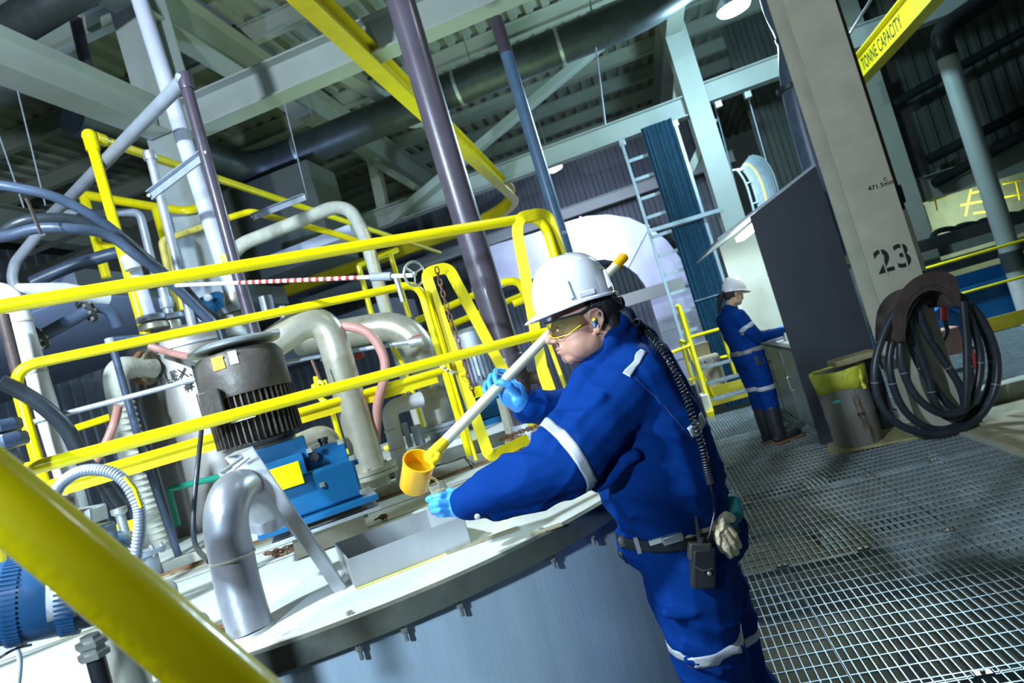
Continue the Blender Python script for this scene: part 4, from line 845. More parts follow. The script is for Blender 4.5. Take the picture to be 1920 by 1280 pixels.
# self-closing gate of flat bar
gt = thing('swing_gate', P(920, 850, 3.0), 'yellow flat-bar swing gate frame with rounded top, left of the purple pipe', 'gate')
def flatbar(pts, w, t, nm, p, m='yellow_flat', fil=.04):
    q = fillet([P(*a) for a in pts], fil, 5); n = len(q); vs = []; fs = []
    nr = None
    for i, a in enumerate(q):
        d = (q[min(i+1, n-1)]-q[max(i-1, 0)]).normalized(); f = (CAM-a).normalized(); s_ = d.cross(f).normalized(); f = s_.cross(d).normalized()
        vs += [a-s_*w/2-f*t/2, a+s_*w/2-f*t/2, a+s_*w/2+f*t/2, a-s_*w/2+f*t/2]
    for i in range(n-1):
        for k in range(4): fs.append((4*i+k, 4*i+(k+1) % 4, 4*i+4+(k+1) % 4, 4*i+4+k))
    fs += [(0, 1, 2, 3), (4*n-1, 4*n-2, 4*n-3, 4*n-4)]
    return MB().add(vs, fs).build(nm, m, p, sharp=40)
flatbar([(990, 822, 3.15), (918, 858, 2.95), (797, 512, 2.95), (840, 500, 3.0), (928, 665, 3.1), (1002, 800, 3.3)], .052, .008, 'gate_frame', gt)
MB().tube([P(800, 545, 2.92), P(893, 862, 2.92)], .008, 8).build('hinge_rod', 'yellow', gt)
g2 = thing('swing_gate', P(1060, 700, 3.1), 'yellow flat-bar gate frame behind the purple pipe, next to the helmet', 'gate')
flatbar([(1054, 800, 3.0), (1018, 700, 3.0), (969, 430, 3.0), (975, 407, 3.0), (1010, 400, 3.05), (1027, 404, 3.1), (1060, 500, 3.15), (1130, 760, 3.2)], .052, .008, 'gate_frame', g2, fil=.03)
flatbar([(1022, 690, 3.25), (1072, 830, 3.25)], .03, .03, 'brace_bar', g2); flatbar([(1028, 640, 3.35), (1080, 780, 3.35)], .02, .02, 'brace_bar', g2)
# chains on the gate
ch = tag(link_chain(MB(), spline([P(818, 500, 2.88), P(829, 545, 2.88), P(846, 600, 2.88), P(863, 650, 2.88), P(880, 712, 2.88), P(893, 752, 2.88)], 8), .034, .011, .003).build('steel_chain', 'rust'), 'long rusty chain hanging down the yellow gate', 'chain')
tag(link_chain(MB(), spline([P(826, 684, 2.86), P(838, 694, 2.84), P(852, 699, 2.83), P(866, 692, 2.84)], 6), .03, .010, .003).build('steel_chain', 'bolt'), 'short chain looped round the gate leg below the lower rail', 'chain')
# striped valve extension rod with handwheel
vr = thing('valve_extension', P(700, 520, 3.1), 'valve handwheel on a red and white striped rod between the upper rails', 'valve')
A_, B_ = P(330, 535, 3.45), P(775, 516, 2.95); ax_ = (B_-A_)
MB().tube([A_, B_], .0105, 14).build('rod', 'white', vr)
b = MB()
for k in range(17): t_ = .30+k*.030; b.lathe(A_+ax_*t_, ax_, [(.0112, 0), (.0112, .018)], 14)
b.build('red_stripe', 'red', vr); MB().lathe(A_+ax_*.845, ax_, [(.02, 0), (.02, .11)], 18).build('sleeve', 'greypvc', vr); MB().tube([P(742, 520, 2.98), P(756, 565, 2.98)], .012).build('bracket', 'galv', vr)
wc = P(777, 513, 2.93); wu = UP; wv = basis(ax_)[0]; wu, wv, _w = basis(ax_*.8-FW*ax_.length*.55)
b = MB(); b.tube([wc+(wu*math.cos(a)+wv*math.sin(a))*.055 for a in [2*PI*k/28 for k in range(28)]], .0065, 8, closed=True)
for k in range(3): a = 2*PI*k/3+.4; b.tube([wc, wc+(wu*math.cos(a)+wv*math.sin(a))*.053], .005, 8)
b.ell(wc, (.012, .012, .012)); b.build('handwheel', 'galv', vr)
# far railings and yellow frames behind the equipment
def rail(pts, r, lab, m='yellow', posts=(), nm='guard_rail', second=None):
    t = thing(nm, P(*pts[0]), lab, 'railing'); MB().tube(fillet([P(*p) for p in pts], .12, 6), r, 12).build('top_rail', m, t)
    if second: MB().tube(fillet([P(*p) for p in second], .1, 5), r*.95, 12).build('mid_rail', m, t)
    for p in posts: MB().tube([P(*p[0]), P(*p[1])], r, 12).build('post', m, t)
    return t
rail([(672, 498, 6.3), (745, 468, 6.6)], .026, 'yellow rail with two posts behind the striped rod', posts=[(((672, 498, 6.3), (702, 610, 6.3))), ((731, 474, 6.5), (768, 596, 6.5))])
rail([(780, 602, 5.5), (905, 546, 5.9)], .032, 'pair of yellow rails sloping up behind the gate', second=[(790, 632, 5.5), (1000, 545, 6.2)])
rail([(940, 530, 4.4), (972, 525, 4.4), (990, 560, 4.4)], .028, 'short yellow rail hoop left of the helmet', second=[(962, 570, 4.4), (1010, 550, 4.4)])
rail([(156, 365, 6.2), (290, 388, 6.6), (352, 396, 6.8), (378, 386, 6.7)], .045, 'bright yellow flat-topped frame behind the hoses', 'yellow', posts=[((156, 365, 6.2), (200, 520, 6.2)), ((292, 390, 6.6), (345, 580, 6.6))], nm='access_frame', second=[(182, 458, 6.2), (262, 478, 6.4)])
pipe('yellow_pipe', 'yellow', 6, [(430, 408, 6.0), (470, 396, 6.0), (500, 404, 6.0), (620, 436, 6.3), (680, 455, 6.4)], 'second yellow overhead pipe under the strut channel', fil=10)
pipe('yellow_pipe', 'yellow', 5, [(60, 690, 5.5), (200, 650, 5.5), (240, 640, 5.5)], 'yellow rail seen low behind the flanged pipe')
pipe('yellow_pipe', 'yellow', 7, [(85, 822, 4.0), (150, 800, 4.0), (212, 780, 4.0)], 'short yellow rail behind the sagging black hose')
pipe('yellow_pipe', 'yellow', 4, [(393, 345, 6.5), (412, 440, 6.5)], 'thin yellow upright glimpsed beside the lavender pipe')
# hanging rods from the beams
for i, (x0, y0, x1, y1, d_) in enumerate(((28, 150, 85, 385, 5.4), (-15, 215, 45, 390, 5.2), (532, 190, 576, 372, 6.6), (1105, -10, 1135, 235, 9.0), (1402, 178, 1445, 330, 11.8), (1340, 196, 1398, 420, 12.0))):
    tag(MB().tube([P(x0, y0, d_), P(x1, y1, d_)], .006 if i < 3 else .012, 8).build('hanger_rod', 'galv_pale'), ['hanger rod from the upper left beam down to the hoses', 'hanger rod at the far left edge', 'hanger rod down to the galvanized strut channel', 'hanger rod right of the blue-grey upright pipe at the top', 'thin rod holding the cable reel, right one', 'thin rod holding the cable reel along the lit column'][i], 'rod')
for x, y in ((1266, 232), (1347, 196), (1402, 178), (1167, 268)):
    p = Yp(x, y, 12.15); t = MB().box(p, (.12, .1, .12)); tag(t.build('beam_clamp', 'galv', bevel=.01), 'square beam clamp at %s' % {1266: 'the right top of the cable ladder', 1347: 'the lit column', 1402: 'the right reel rod', 1167: 'the left top of the cable ladder'}[x], 'clamp')
# blueish underside of the mezzanine and a big grey duct at left
tag(MB().box((-8.6, 7.6, 3.62), (6.4, 4.0, .3)).build('mezzanine_soffit', 'siding', bevel=.01), 'blue-grey mezzanine underside behind the hoses at left', 'soffit')
tag(MB().box((-7.9, 9.4, 4.6), (7.6, .9, 1.5)).build('square_duct', 'siding_dk', bevel=.01), 'large dark square duct under the roof at left', 'duct')
for i, (y0, y1) in enumerate(((455, 432), (505, 468))): tag(MB().bar(P(55, y0+20, 6.2), P(200, y1-15, 6.9), .05, .04).build('soffit_channel', 'dark'), ['dark channel under the mezzanine, upper', 'dark channel under the mezzanine, lower'][i], 'channel')
tag(MB().box((-7.0, 13.2, 3.15), (4.5, 1.2, .7)).build('square_duct', 'siding', bevel=.01), 'grey square duct behind the lavender pipe', 'duct')
tag(MB().prism([P(505, 478, 9.5), P(655, 420, 9.5), P(660, 440, 9.5), P(560, 476, 9.5)], (0, .4, 0)).build('duct_transition', 'duct_bright'), 'bright lit duct edge under the insulated pipe', 'duct')
# flow transmitter in the lower left corner
fm = thing('flow_transmitter', P(100, 1200, .95), 'dark blue cylindrical transmitter with ribbed rings in the lower left corner', 'instrument')
A_, B_ = P(-60, 1142, .93), P(186, 1098, 1.0); ax_ = (B_-A_).normalized(); L_ = (B_-A_).length
def at_(t_): return A_+ax_*L_*t_
MB().lathe(A_, ax_, [(.04, 0), (.056, .012), (.060, L_*.28), (.060, L_*.30), (.062, L_*.42), (.062, L_*.76), (.060, L_*.78), (.058, L_*.96), (.050, L_), (.02, L_+.004)], 48).build('housing', 'bluedark', fm)
u, v, _w = basis(ax_)
for t0, t1, nm in ((.30, .43, 'knurled_ring'), (.70, .84, 'knurled_ring')):
    b = MB()
    for k in range(56): a = 2*PI*k/56; rr_ = u*math.cos(a)+v*math.sin(a); b.box(at_((t0+t1)/2)+rr_*.0625, ((t1-t0)*L_, .0035, .004), (ax_, ax_.cross(rr_), rr_))
    b.build(nm, 'bluedark', fm)
for x, y in ((98, 1085), (106, 1140)):
    p = P(x, y, .9); c0 = A_+ax_*(p-A_).dot(ax_); nn = (CAM-c0); nn = nn-ax_*nn.dot(ax_); nn.normalize(); up_ = ax_.cross(nn)
    sg = -1 if y < 1100 else .22; rows = []
    b = MB(); vs = []; fs = []
    for i in range(7):
        a = (-.35+sg*.55)+i*.13 if y > 1100 else -1.05+i*.1
        rdir = nn*math.cos(a)-CU*math.sin(a); rdir = (rdir-ax_*rdir.dot(ax_)).normalized()
        for s_ in (-.018, .018): vs.append(c0+ax_*s_+rdir*.0635)
    for i in range(6): fs.append((2*i, 2*i+1, 2*i+3, 2*i+2))
    b.add(vs, fs); o = b.build('name_plate', 'stainless', fm); sm = o.modifiers.new('t', 'SOLIDIFY'); sm.thickness = .001
# gland and cable below it
MB().lathe(P(168, 1190, .97), P(176, 1225, .97)-P(168, 1190, .97), [(.014, 0), (.014, .006), (.022, .008), (.022, .016), (.017, .018), (.017, .024), (.022, .026), (.022, .034)], 6).build('cable_gland', 'bolt', fm)
tag(MB().tube([P(177, 1225, .97), P(205, 1330, .97)], .013, 18).build('power_cable', 'black'), 'thick black cable leaving the transmitter gland', 'cable')
pipe('steel_pipe', 'stain_pipe', 33, [(215, 1175, 1.15), (262, 1330, 1.15)], 'satin pipe behind the foreground handrail at the bottom')
pipe('sample_tube', 'insul', 4.5, [(30, 1212, .98), (38, 1240, .98), (32, 1300, .98)], 'thin pale tube hanging under the transmitter', 'tube', spl=5)
pipe('signal_cable', 'black', 2.6, [(-10, 1240, .9), (10, 1226, .9), (32, 1215, .92), (60, 1208, .93)], 'thin black cable at the left edge under the transmitter', 'cable', spl=5)
# blue valve positioner behind the handrail
vb = thing('valve_positioner', P(200, 1060, 1.25), 'blue valve positioner with lugs behind the foreground handrail', 'instrument')
q = P(180, 1040, 1.25); vx = (Vector((_cy, _sy, 0))*.96+UP*-.1).normalized(); vz_ = UP; vy = vz_.cross(vx).normalized()
ax3 = (vx, vy, vx.cross(vy).normalized())
MB().lathe(P(205, 1060, 1.3), -FW+CR*.5, [(.045, -.08), (.055, -.06), (.055, .02), (.05, .03), (.02, .035)], 36).build('body', 'bluepaint', vb)
MB().box(P(165, 1010, 1.25), (.085, .06, .045), ax3).build('bracket_block', 'bluepaint', vb, bevel=.006); MB().lathe(P(175, 998, 1.2), -FW, [(.008, 0), (.008, .02)], 6).build('hex_bolt', 'bolt', vb)
MB().box(P(158, 968, 1.25), (.062, .05, .032), ax3).build('solenoid_block', 'galv', vb, bevel=.003)
for dx, dy in ((198, 1015), (232, 1052), (215, 1090)): MB().box(P(dx, dy, 1.2), (.022, .03, .03), ax3).build('lug', 'bluepaint', vb, bevel=.004)
MB().lathe(P(106, 975, 1.2), CU, [(.03, -.02), (.03, .0), (.024, .004), (.024, .022), (.03, .026), (.028, .04)], 12).build('black_cap', 'black', vb)
def flexconduit(pts, r, m, lab, tagm=None):
    q = spline([P(*p) for p in pts], 30); rs = [r*(1+.07*(1 if (i//2) % 2 else -1)) for i in range(len(q))]
    t = thing('flexible_conduit', q[-1], lab, 'conduit'); MB().tube(q, rs, 16).build('conduit_run', m, t, sharp=60)
    if tagm: MB().tube([P(*p)-FW*.006 for p in tagm], .004, 6).build('yellow_label', 'yellow', t)
flexconduit([(98, 950, 1.2), (112, 910, 1.2), (150, 884, 1.2), (195, 882, 1.2), (232, 900, 1.2), (258, 945, 1.2), (262, 985, 1.2), (256, 1035, 1.2), (248, 1090, 1.2), (244, 1120, 1.2)], .0105, 'galv_pale', 'grey flexible conduit looped above the blue positioner', [(238, 893, 1.2), (256, 915, 1.2), (268, 950, 1.2)])
flexconduit([(232, 1040, 1.2), (258, 1062, 1.2), (280, 1095, 1.2), (300, 1140, 1.2), (310, 1200, 1.2)], .010, 'bluehose', 'dark flexible conduit running down behind the foreground handrail')
jb = thing('conduit_fitting', P(15, 850, 1.9), 'blue-grey conduit fitting stack at the left edge on the yellow post', 'fitting')
for x, y, w_, h_ in ((5, 800, .075, .035), (12, 828, .085, .04), (14, 865, .06, .04), (22, 890, .05, .05), (30, 915, .04, .03)): MB().lathe(P(x, y, 1.9), UP, [(w_*.6, -h_/2), (w_*.66, -h_*.3), (w_*.66, h_*.3), (w_*.6, h_/2)], 8).build('hex_body', 'bluehose', jb)
pipe('rail_post', 'yellow', 15, [(-12, 880, 1.9), (-5, 1080, 1.9)], 'broad yellow post at the very left edge')
t = thing('small_valve', P(240, 965, 2.6), 'small steel valve with yellow tag beside the wrinkled pipe foot', 'valve'); MB().lathe(P(238, 1010, 2.6), UP, [(.03, 0), (.03, .02), (.018, .03), (.018, .1), (.03, .11), (.03, .13)], 16).build('valve_body', 'galv', t); MB().lathe(P(226, 1005, 2.55), -FW, [(.02, 0), (.02, .03)], 12).build('handwheel', 'galv_pale', t); MB().box(P(222, 998, 2.7), (.16, .006, .07), (g, gn, UP)).build('yellow_tag', 'yellow', t)
b = Bolts(); f_ = MB(); c = P(275, 1040, 2.9); flange(f_, c, UP, .085, .02, 8, b, .01); f_.cyl(c-UP*.14, c, .045); t = thing('pipe_flange', c-UP*.1, 'grey pipe flange standing beyond the angle iron at left', 'flange'); f_.build('flange_ring', 'galv_pale', t); b.build('flange_bolt', 'bolt', t)

# ================= THE AISLE SIDE =================
# bright rectangular duct elbow at the back wall
du = thing('sheet_duct', Yp(1240, 640, 16), 'brightly lit sheet metal duct elbow turning down behind the helmet', 'duct')
outer = [(880, 474), (935, 456), (1000, 437), (1062, 416), (1100, 405), (1140, 402), (1180, 408), (1215, 424), (1250, 450), (1278, 487), (1298, 530)]
inner = [(1216, 549), (1208, 533), (1194, 514), (1176, 500), (1156, 490), (1132, 486), (1108, 489), (1080, 497), (1000, 522), (950, 536), (885, 556)]
poly = [Yp(x, y, 16) for x, y in outer+inner]
b = MB(); n = len(poly); k = len(outer); vs = poly+[p+Vector((0, 1.2, 0)) for p in poly]; fs = []
for i in range(k-1): j = n-1-i; fs.append((i, i+1, j-1, j)); fs.append((n+i, n+j, n+j-1, n+i+1))
for i in range(n): fs.append((i, (i+1) % n, n+(i+1) % n, n+i))
b.add(vs, fs); b.build('elbow_shell', 'duct_bright', du, sharp=25)
lowp = [Yp(x, y, 16) for x, y in ((1216, 551), (1298, 532), (1345, 690), (1258, 690))]; lowp[3].x = lowp[0].x; lowp[2].x = lowp[1].x; lowp[2].z = lowp[3].z = -.3
MB().prism(lowp, (0, 1.2, 0)).build('drop_section', 'duct_bright', du)
for (x0, y0, x1, y1) in ((1217, 422, 1176, 501), (1214, 552, 1300, 531), (1088, 406, 1105, 488)): MB().bar(Yp(x0, y0, 15.97), Yp(x1, y1, 15.97), .05, .05).build('seam_flange', 'galv', du)
for z_ in (.4, 1.15): MB().box(((lowp[0].x+lowp[1].x)/2, 15.98, z_), (abs(lowp[1].x-lowp[0].x), .03, .02)).build('seam_flange', 'galv', du)
tag(MB().box(Yp(1185, 560, 15)+Vector((-.4, 0, 0)), (3.2, .25, .28)).build('steel_beam', 'beam'), 'short pale beam seen inside the dark opening behind the helmet', 'beam')
# cable ladder hung from the lit beam
cl = thing('cable_ladder', Yp(1385, 700, 12.15), 'tall hanging cable ladder left of the lit column', 'cable ladder')
lx = Yp(1168, 275, 12.15).x; rx = Yp(1268, 240, 12.15).x
MB().box((lx, 12.15, 2.35), (.05, .12, 4.9)).build('side_rail', 'ltray', cl); MB().box((rx, 12.15, 2.35), (.05, .12, 4.9)).build('side_rail', 'ltray', cl)
for k in range(13): MB().box(((lx+rx)/2, 12.22, 4.45-.37*k), (rx-lx, .04, .06)).build('rung', 'ltray', cl)
a, c = Yp(1222, 432, 12.0), Yp(1352, 393, 12.0); tag(MB().bar(a, c, .05, .07).build('cross_bar', 'ltray'), 'steel cross bar in front of the blue cable bundle', 'bar')
b = MB(); bx0 = lx+(rx-lx)*.40; rnd = random.Random(3)
for k in range(34):
    x = bx0+(rx-bx0-.05)*k/33; yy = 12.08-rnd.random()*.05
    b.tube([(x+rnd.uniform(-.008, .008), yy, zz) for zz in (4.9, 3.5, 2.2, 1.0, -.4)], .0165, 6)
tag(b.build('cable_bundle', 'cable'), 'wide bundle of dark blue-teal cables dropping down the ladder', 'cables', kind='stuff')
b = MB()
for z_ in (3.0, 1.6, .5): b.box(((bx0+rx)/2, 12.02, z_), (rx-bx0, .01, .012))
tag(b.build('cable_tie', 'galv_pale'), 'thin pale ties across the blue cable bundle', 'tie')
# curved tray of grey cables
rt = thing('cable_reel', P(1430, 400, 10.5), 'curved tray carrying rows of grey cables right of the lit column', 'cable tray')
Re = [(1404, 294), (1424, 299), (1441, 320), (1453, 355), (1462, 410)]; Le = [(1387, 318), (1397, 319), (1412, 342), (1424, 380), (1432, 415)]
for k in range(9):
    t_ = k/8; q = spline([P(a[0]*(1-t_)+c[0]*t_, a[1]*(1-t_)+c[1]*t_, 10.2+.5*t_) for a, c in zip(Le, Re)], 6); MB().tube(q, .024, 8).build('grey_cable', 'cable_g' if k != 3 else 'yellow_dull', rt)
for dx, dd_ in ((-14, 10.1), (-3, 10.15), (50-8, 10.8)):
    src_ = Le if dx < 10 else Re; ofs = dx if dx < 10 else 5
    MB().tube(spline([P(a[0]+ofs, a[1]+(2 if dx < 10 else -2), dd_) for a in src_], 6), .02, 8).build('tray_rail', 'ltray', rt)
b = MB()
for i in range(5): a = Le[i]; b.tube([P(a[0]-14, a[1]+3, 10.1), P(a[0]-2, a[1]-1, 10.15)], .018, 6)
b.build('tray_rung', 'ltray', rt)
# dark drop duct and pipes by the column
dd = pipe('drop_duct', 'bluehose', 24, [(1440, -60, 6.9), (1455, 10, 6.9), (1482, 70, 6.9), (1486, 130, 6.9), (1498, 200, 6.9), (1532, 320, 6.9), (1580, 480, 6.9)], 'thick shiny dark drop duct with a bulging elbow, left of column 23', 'duct', spl=6, n=28)
for (x0, y0, x1, y1, r_) in ((1474, 62, 1478, 72, 27), (1476, 160, 1488, 200, 26)): tag(MB().lathe(P(x0+6, y0, 6.9), P(x1, y1, 6.9)-P(x0, y0, 6.9), [(r_*6.9/F_PX, 0), (r_*6.9/F_PX, .05)], 28).build('duct_band', 'black'), 'upper dark band round the drop duct' if y0 < 100 else 'lower dark band round the drop duct', 'band')
pipe('conduit', 'bluehose', 7, [(1456, -20, 5.8), (1585, 425, 5.8), (1660, 690, 5.8)], 'slim dark conduit running down the left side of column 23', parts=[('coupling', 'black', 1578, 400, 5.8, 1588, 432, 9), ('sleeve', 'galv_pale', 1566, 365, 5.75, 1574, 388, 11)])
pipe('steel_pipe', 'rack', 7.5, [(1560, -10, 5.9), (1660, 300, 5.9), (1728, 512, 5.9)], 'rusty pipe along the right side of column 23', parts=[('coupling', 'black', 1676, 350, 5.88, 1686, 383, 12), ('lower_sleeve', 'insul_dirty', 1690, 394, 5.88, 1727, 508, 9)])
pipe('conduit', 'galv_pale', 4, [(1585, 420, 5.7), (1612, 560, 5.7), (1655, 740, 5.7)], 'thin galvanized conduit behind the dark cabinet', )
# ---- lab station ----
YN, YF = 6.09, 8.5
ls = thing('lab_station', Yp(1543, 842, YN), 'dark open-fronted sampling cabinet with lit interior and sloping hood', 'cabinet')
pa = [Yp(x, y, YN) for x, y in ((1543, 842), (1425, 400), (1530, 311), (1682, 797))]; pa[0].z = pa[3].z = .02; pa[1].x = pa[0].x; pa[3].x = pa[2].x
XL, XR = pa[0].x, pa[2].x
MB().prism(pa, (0, .03, 0)).build('side_panel', 'cab', ls)
MB().prism([p+Vector((0, YF-YN, 0)) for p in pa], (0, .03, 0)).build('side_panel', 'whitepanel', ls)
MB().box((XR-.02, (YN+YF)/2+.02, 1.2), (.03, YF-YN-.02, 2.3)).build('back_panel', 'whitepanel', ls)
sl = (pa[2]-pa[1]).normalized(); lowf = pa[1]-sl*.34
MB().prism([lowf+Vector((0, .0, .005)), pa[2]+Vector((0, 0, .005)), pa[2]+Vector((0, YF-YN+.03, .005)), lowf+Vector((0, YF-YN+.03, .005))], sl.cross(EY)*.02 if sl.cross(EY).z > 0 else sl.cross(EY)*-.02).build('hood', 'galv_pale', ls)
MB().box(((XL+XR)/2+.02, (YN+YF)/2+.01, .92), (XR-XL-.02, YF-YN-.04, .04)).build('countertop', 'whitepanel', ls, bevel=.004)
MB().box(((XL+XR)/2+.04, (YN+YF)/2+.01, .48), (XR-XL-.06, YF-YN-.06, .82)).build('base_cabinet', 'cabsteel', ls)
for k in range(3):
    y0 = YN+.05+k*.79; d_ = MB().box((XL+.055, y0+.385, .48), (.02, .74, .76)).build('door', 'cabsteel', ls, bevel=.003)
    MB().tube(fillet([(XL+.045, y0+.66, .58), (XL+.015, y0+.66, .58), (XL+.015, y0+.66, .44), (XL+.045, y0+.66, .44)], .01, 4), .006, 8).build('handle', 'stainless', d_)
MB().box((XR-.14, 7.2, 1.62), (.24, 2.0, .03)).build('shelf', 'whitepanel', ls)
tl = MB().box((XL+.18, 7.35, 2.13), (.09, 1.3, .05)).build('lamp_strip', 'tube_glow', ls)
d = bpy.data.lights.new('lab_lamp', 'AREA'); d.shape = 'RECTANGLE'; d.size = .12; d.size_y = 1.4; d.energy = 9; d.color = (.90, 1.0, .90); o = bpy.data.objects.new('lab_lamp', d); o.location = (XL+.2, 7.35, 2.08); o.rotation_euler = (0, R(8), 0); col.objects.link(o)
for x, y, z, s, mm, nm, lab in ((XL+.16, 6.75, .98, (.14, .12, .08), 'lid', 'sample_box', 'small white sample box under the second worker\'s hands'), (XL+.1, 7.05, .955, (.3, .22, .03), 'whitepipe', 'plastic_tray', 'pale blue-white tray on the lab counter'), (XL+.3, 6.5, .98, (.12, .2, .08), 'dark', 'dark_bin', 'dark box at the near end of the lab counter'), (XR-.15, 6.9, 1.70, (.1, .1, .13), 'insul', 'reagent_bottle', 'pale bottle on the lab shelf, nearest'), (XR-.15, 7.2, 1.69, (.1, .1, .11), 'card', 'reagent_bottle', 'tan bottle on the lab shelf, middle'), (XR-.15, 7.6, 1.70, (.1, .1, .13), 'white', 'reagent_bottle', 'white bottle on the lab shelf, farthest')):
    if nm == 'reagent_bottle': o = MB().lathe((x, y, z-s[2]/2), UP, [(.04, 0), (.045, .01), (.045, .08), (.02, .1), (.02, .12)], 16).build(nm, mm)
    else: o = MB().box((x, y, z), s).build(nm, mm, bevel=.006)
    tag(o, lab, 'bottle' if nm == 'reagent_bottle' else 'box')
for x, y, lab in ((1408, 690, ''),): pass
# ---- waste bin ----
wb = Zp(1612, 832, 0); bn = thing('waste_bin', wb, 'battered metal waste bin with a yellow bag liner in front of the dark cabinet', 'bin')
prof = [(.185, .02), (.19, .03), (.192, .25), (.197, .27), (.197, .30), (.195, .32), (.205, .62), (.215, .64), (.215, .66), (.2, .66)]
MB().lathe(wb, UP, prof, 40).build('barrel_body', 'barrel', bn)
b = MB(); vs = []; fs = []; nn_ = 48
for i, (r_, h_) in enumerate([(.170, .66), (.20, .672), (.219, .668), (.222, .65), (.214, .58), (.206, .50)]):
    for k in range(nn_):
        a = 2*PI*k/nn_; j = .003*math.sin(a*11+i*.6)+.002*math.sin(a*23+i*.4); hh = h_+(.014*math.sin(a*3+1) if i == 5 else .004*math.sin(a*5+i)); vs.append(wb+Vector(((r_+j)*math.cos(a), (r_+j)*math.sin(a), hh)))
for i in range(5):
    for k in range(nn_): l = (k+1) % nn_; fs.append((i*nn_+k, i*nn_+l, (i+1)*nn_+l, (i+1)*nn_+k))
b.add(vs, fs); o = b.build('bag_liner', 'bag', bn, sharp=80); s_ = o.modifiers.new('s', 'SOLIDIFY'); s_.thickness = .003
MB().tube(spline([P(1612, 692, 5.1), P(1614, 705, 5.08), P(1616, 716, 5.07), P(1622, 727, 5.07)], 5), [.008]*4+[.014]*4+[.006]*4+[.016]*4, 10).build('bag_knot', 'bag', bn)
MB().box(P(1568, 753, 4.95), (.05, .004, .02)).build('green_sticker', 'green', bn)
tag(MB().box((wb.x+.12, wb.y+.02, .012), (.72, .5, .022), (Vector((.98, -.2, 0)), Vector((.2, .98, 0)), UP)).build('plywood_pad', 'wood', bevel=.003), 'worn plywood pad under the waste bin', 'board')
tag(MB().box(P(1600, 671, 5.35), (.36, .22, .05), (Vector((.99, .1, 0)), Vector((-.1, .99, 0)), UP)).build('wooden_plank', 'wood', bevel=.01), 'round-ended wooden plank behind the bin against the cabinet', 'board')
b = MB()
for k in range(9): a = R(-118)+R(5)*k; b.tube([wb+Vector((.216*math.cos(a), .216*math.sin(a), .668)), wb+Vector((.221*math.cos(R(-97)+(a-R(-97))*.25), .221*math.sin(R(-97)+(a-R(-97))*.25), .60))], .003, 6)
b.build('bag_pleat', 'bag', bn)
# ---- hose rack and loops ----
HD = 4.95
hr = thing('hose_rack', P(1745, 560, HD+.1), 'brown half-round steel saddle bolted on column 23 for the hoses', 'rack')
out_ = [(1680, 640), (1676, 600), (1682, 565), (1700, 535), (1728, 515), (1760, 507), (1788, 516), (1797, 533), (1800, 552), (1803, 575)]
in_ = [(1790, 572), (1778, 556), (1762, 546), (1742, 545), (1722, 555), (1708, 572), (1700, 595), (1697, 640)]
pl = [P(x, y, HD-.12) for x, y in out_]; pin = [P(x, y, HD-.12) for x, y in in_][::-1]
import itertools
b = MB(); m_ = 24
def resamp(pts, m):
    q = spline(pts, 8); return [q[round(i*(len(q)-1)/(m-1))] for i in range(m)]
oo, ii = resamp(pl, m_), resamp(pin, m_); dv = FW*.02; vs = oo+ii+[p+dv for p in oo]+[p+dv for p in ii]; fs = []
for i in range(m_-1):
    fs += [(i, i+1, m_+i+1, m_+i), (2*m_+i, 3*m_+i, 3*m_+i+1, 2*m_+i+1), (i, 2*m_+i, 2*m_+i+1, i+1), (m_+i, m_+i+1, 3*m_+i+1, 3*m_+i)]
fs += [(0, m_, 3*m_, 2*m_), (m_-1, 3*m_-1, 4*m_-1, 2*m_-1)]
b.add(vs, fs); b.build('front_plate', 'rack', hr, sharp=50)
b = MB(); mid = [p*.3+q*.7 for p, q in zip(oo, ii)]; dv2 = FW*.36; vs = [p for p in mid]+[p+dv2 for p in mid]; fs = [(i, i+1, m_+i+1, m_+i) for i in range(m_-1)]
b.add(vs, fs); o = b.build('saddle_sheet', 'rack', hr, sharp=60); s_ = o.modifiers.new('s', 'SOLIDIFY'); s_.thickness = .006
MB().box(P(1733, 560, HD+.25), (.12, .3, .08)).build('mount_bracket', 'rack', hr)
loops = [
 ([(1757, 538), (1700, 560), (1662, 615), (1640, 690), (1650, 755), (1690, 798), (1755, 814), (1820, 795), (1860, 745), (1870, 680), (1850, 615), (1812, 565)], HD, 'outermost big black hose loop, left limb nearest the bin'),
 ([(1752, 540), (1708, 560), (1678, 620), (1668, 690), (1690, 760), (1735, 800), (1790, 800), (1838, 760), (1860, 700), (1852, 640), (1828, 590), (1800, 556)], HD+.06, 'second black hose loop just inside the biggest one'),
 ([(1750, 543), (1712, 565), (1690, 625), (1692, 690), (1720, 745), (1765, 775), (1808, 768), (1832, 725), (1838, 665), (1822, 605), (1798, 562)], HD-.04, 'middle black hose loop with pale bands'),
 ([(1750, 545), (1715, 570), (1702, 620), (1722, 680), (1756, 730), (1786, 765), (1810, 770), (1822, 735), (1815, 670), (1812, 600), (1795, 560)], HD+.08, 'narrower black hose loop crossing the column base'),
 ([(1750, 545), (1722, 570), (1735, 620), (1765, 670), (1795, 715), (1808, 755), (1800, 782), (1770, 778), (1752, 752), (1738, 700), (1716, 640), (1712, 590)], HD+.02, 'innermost black hose loop slanting across the recess')]
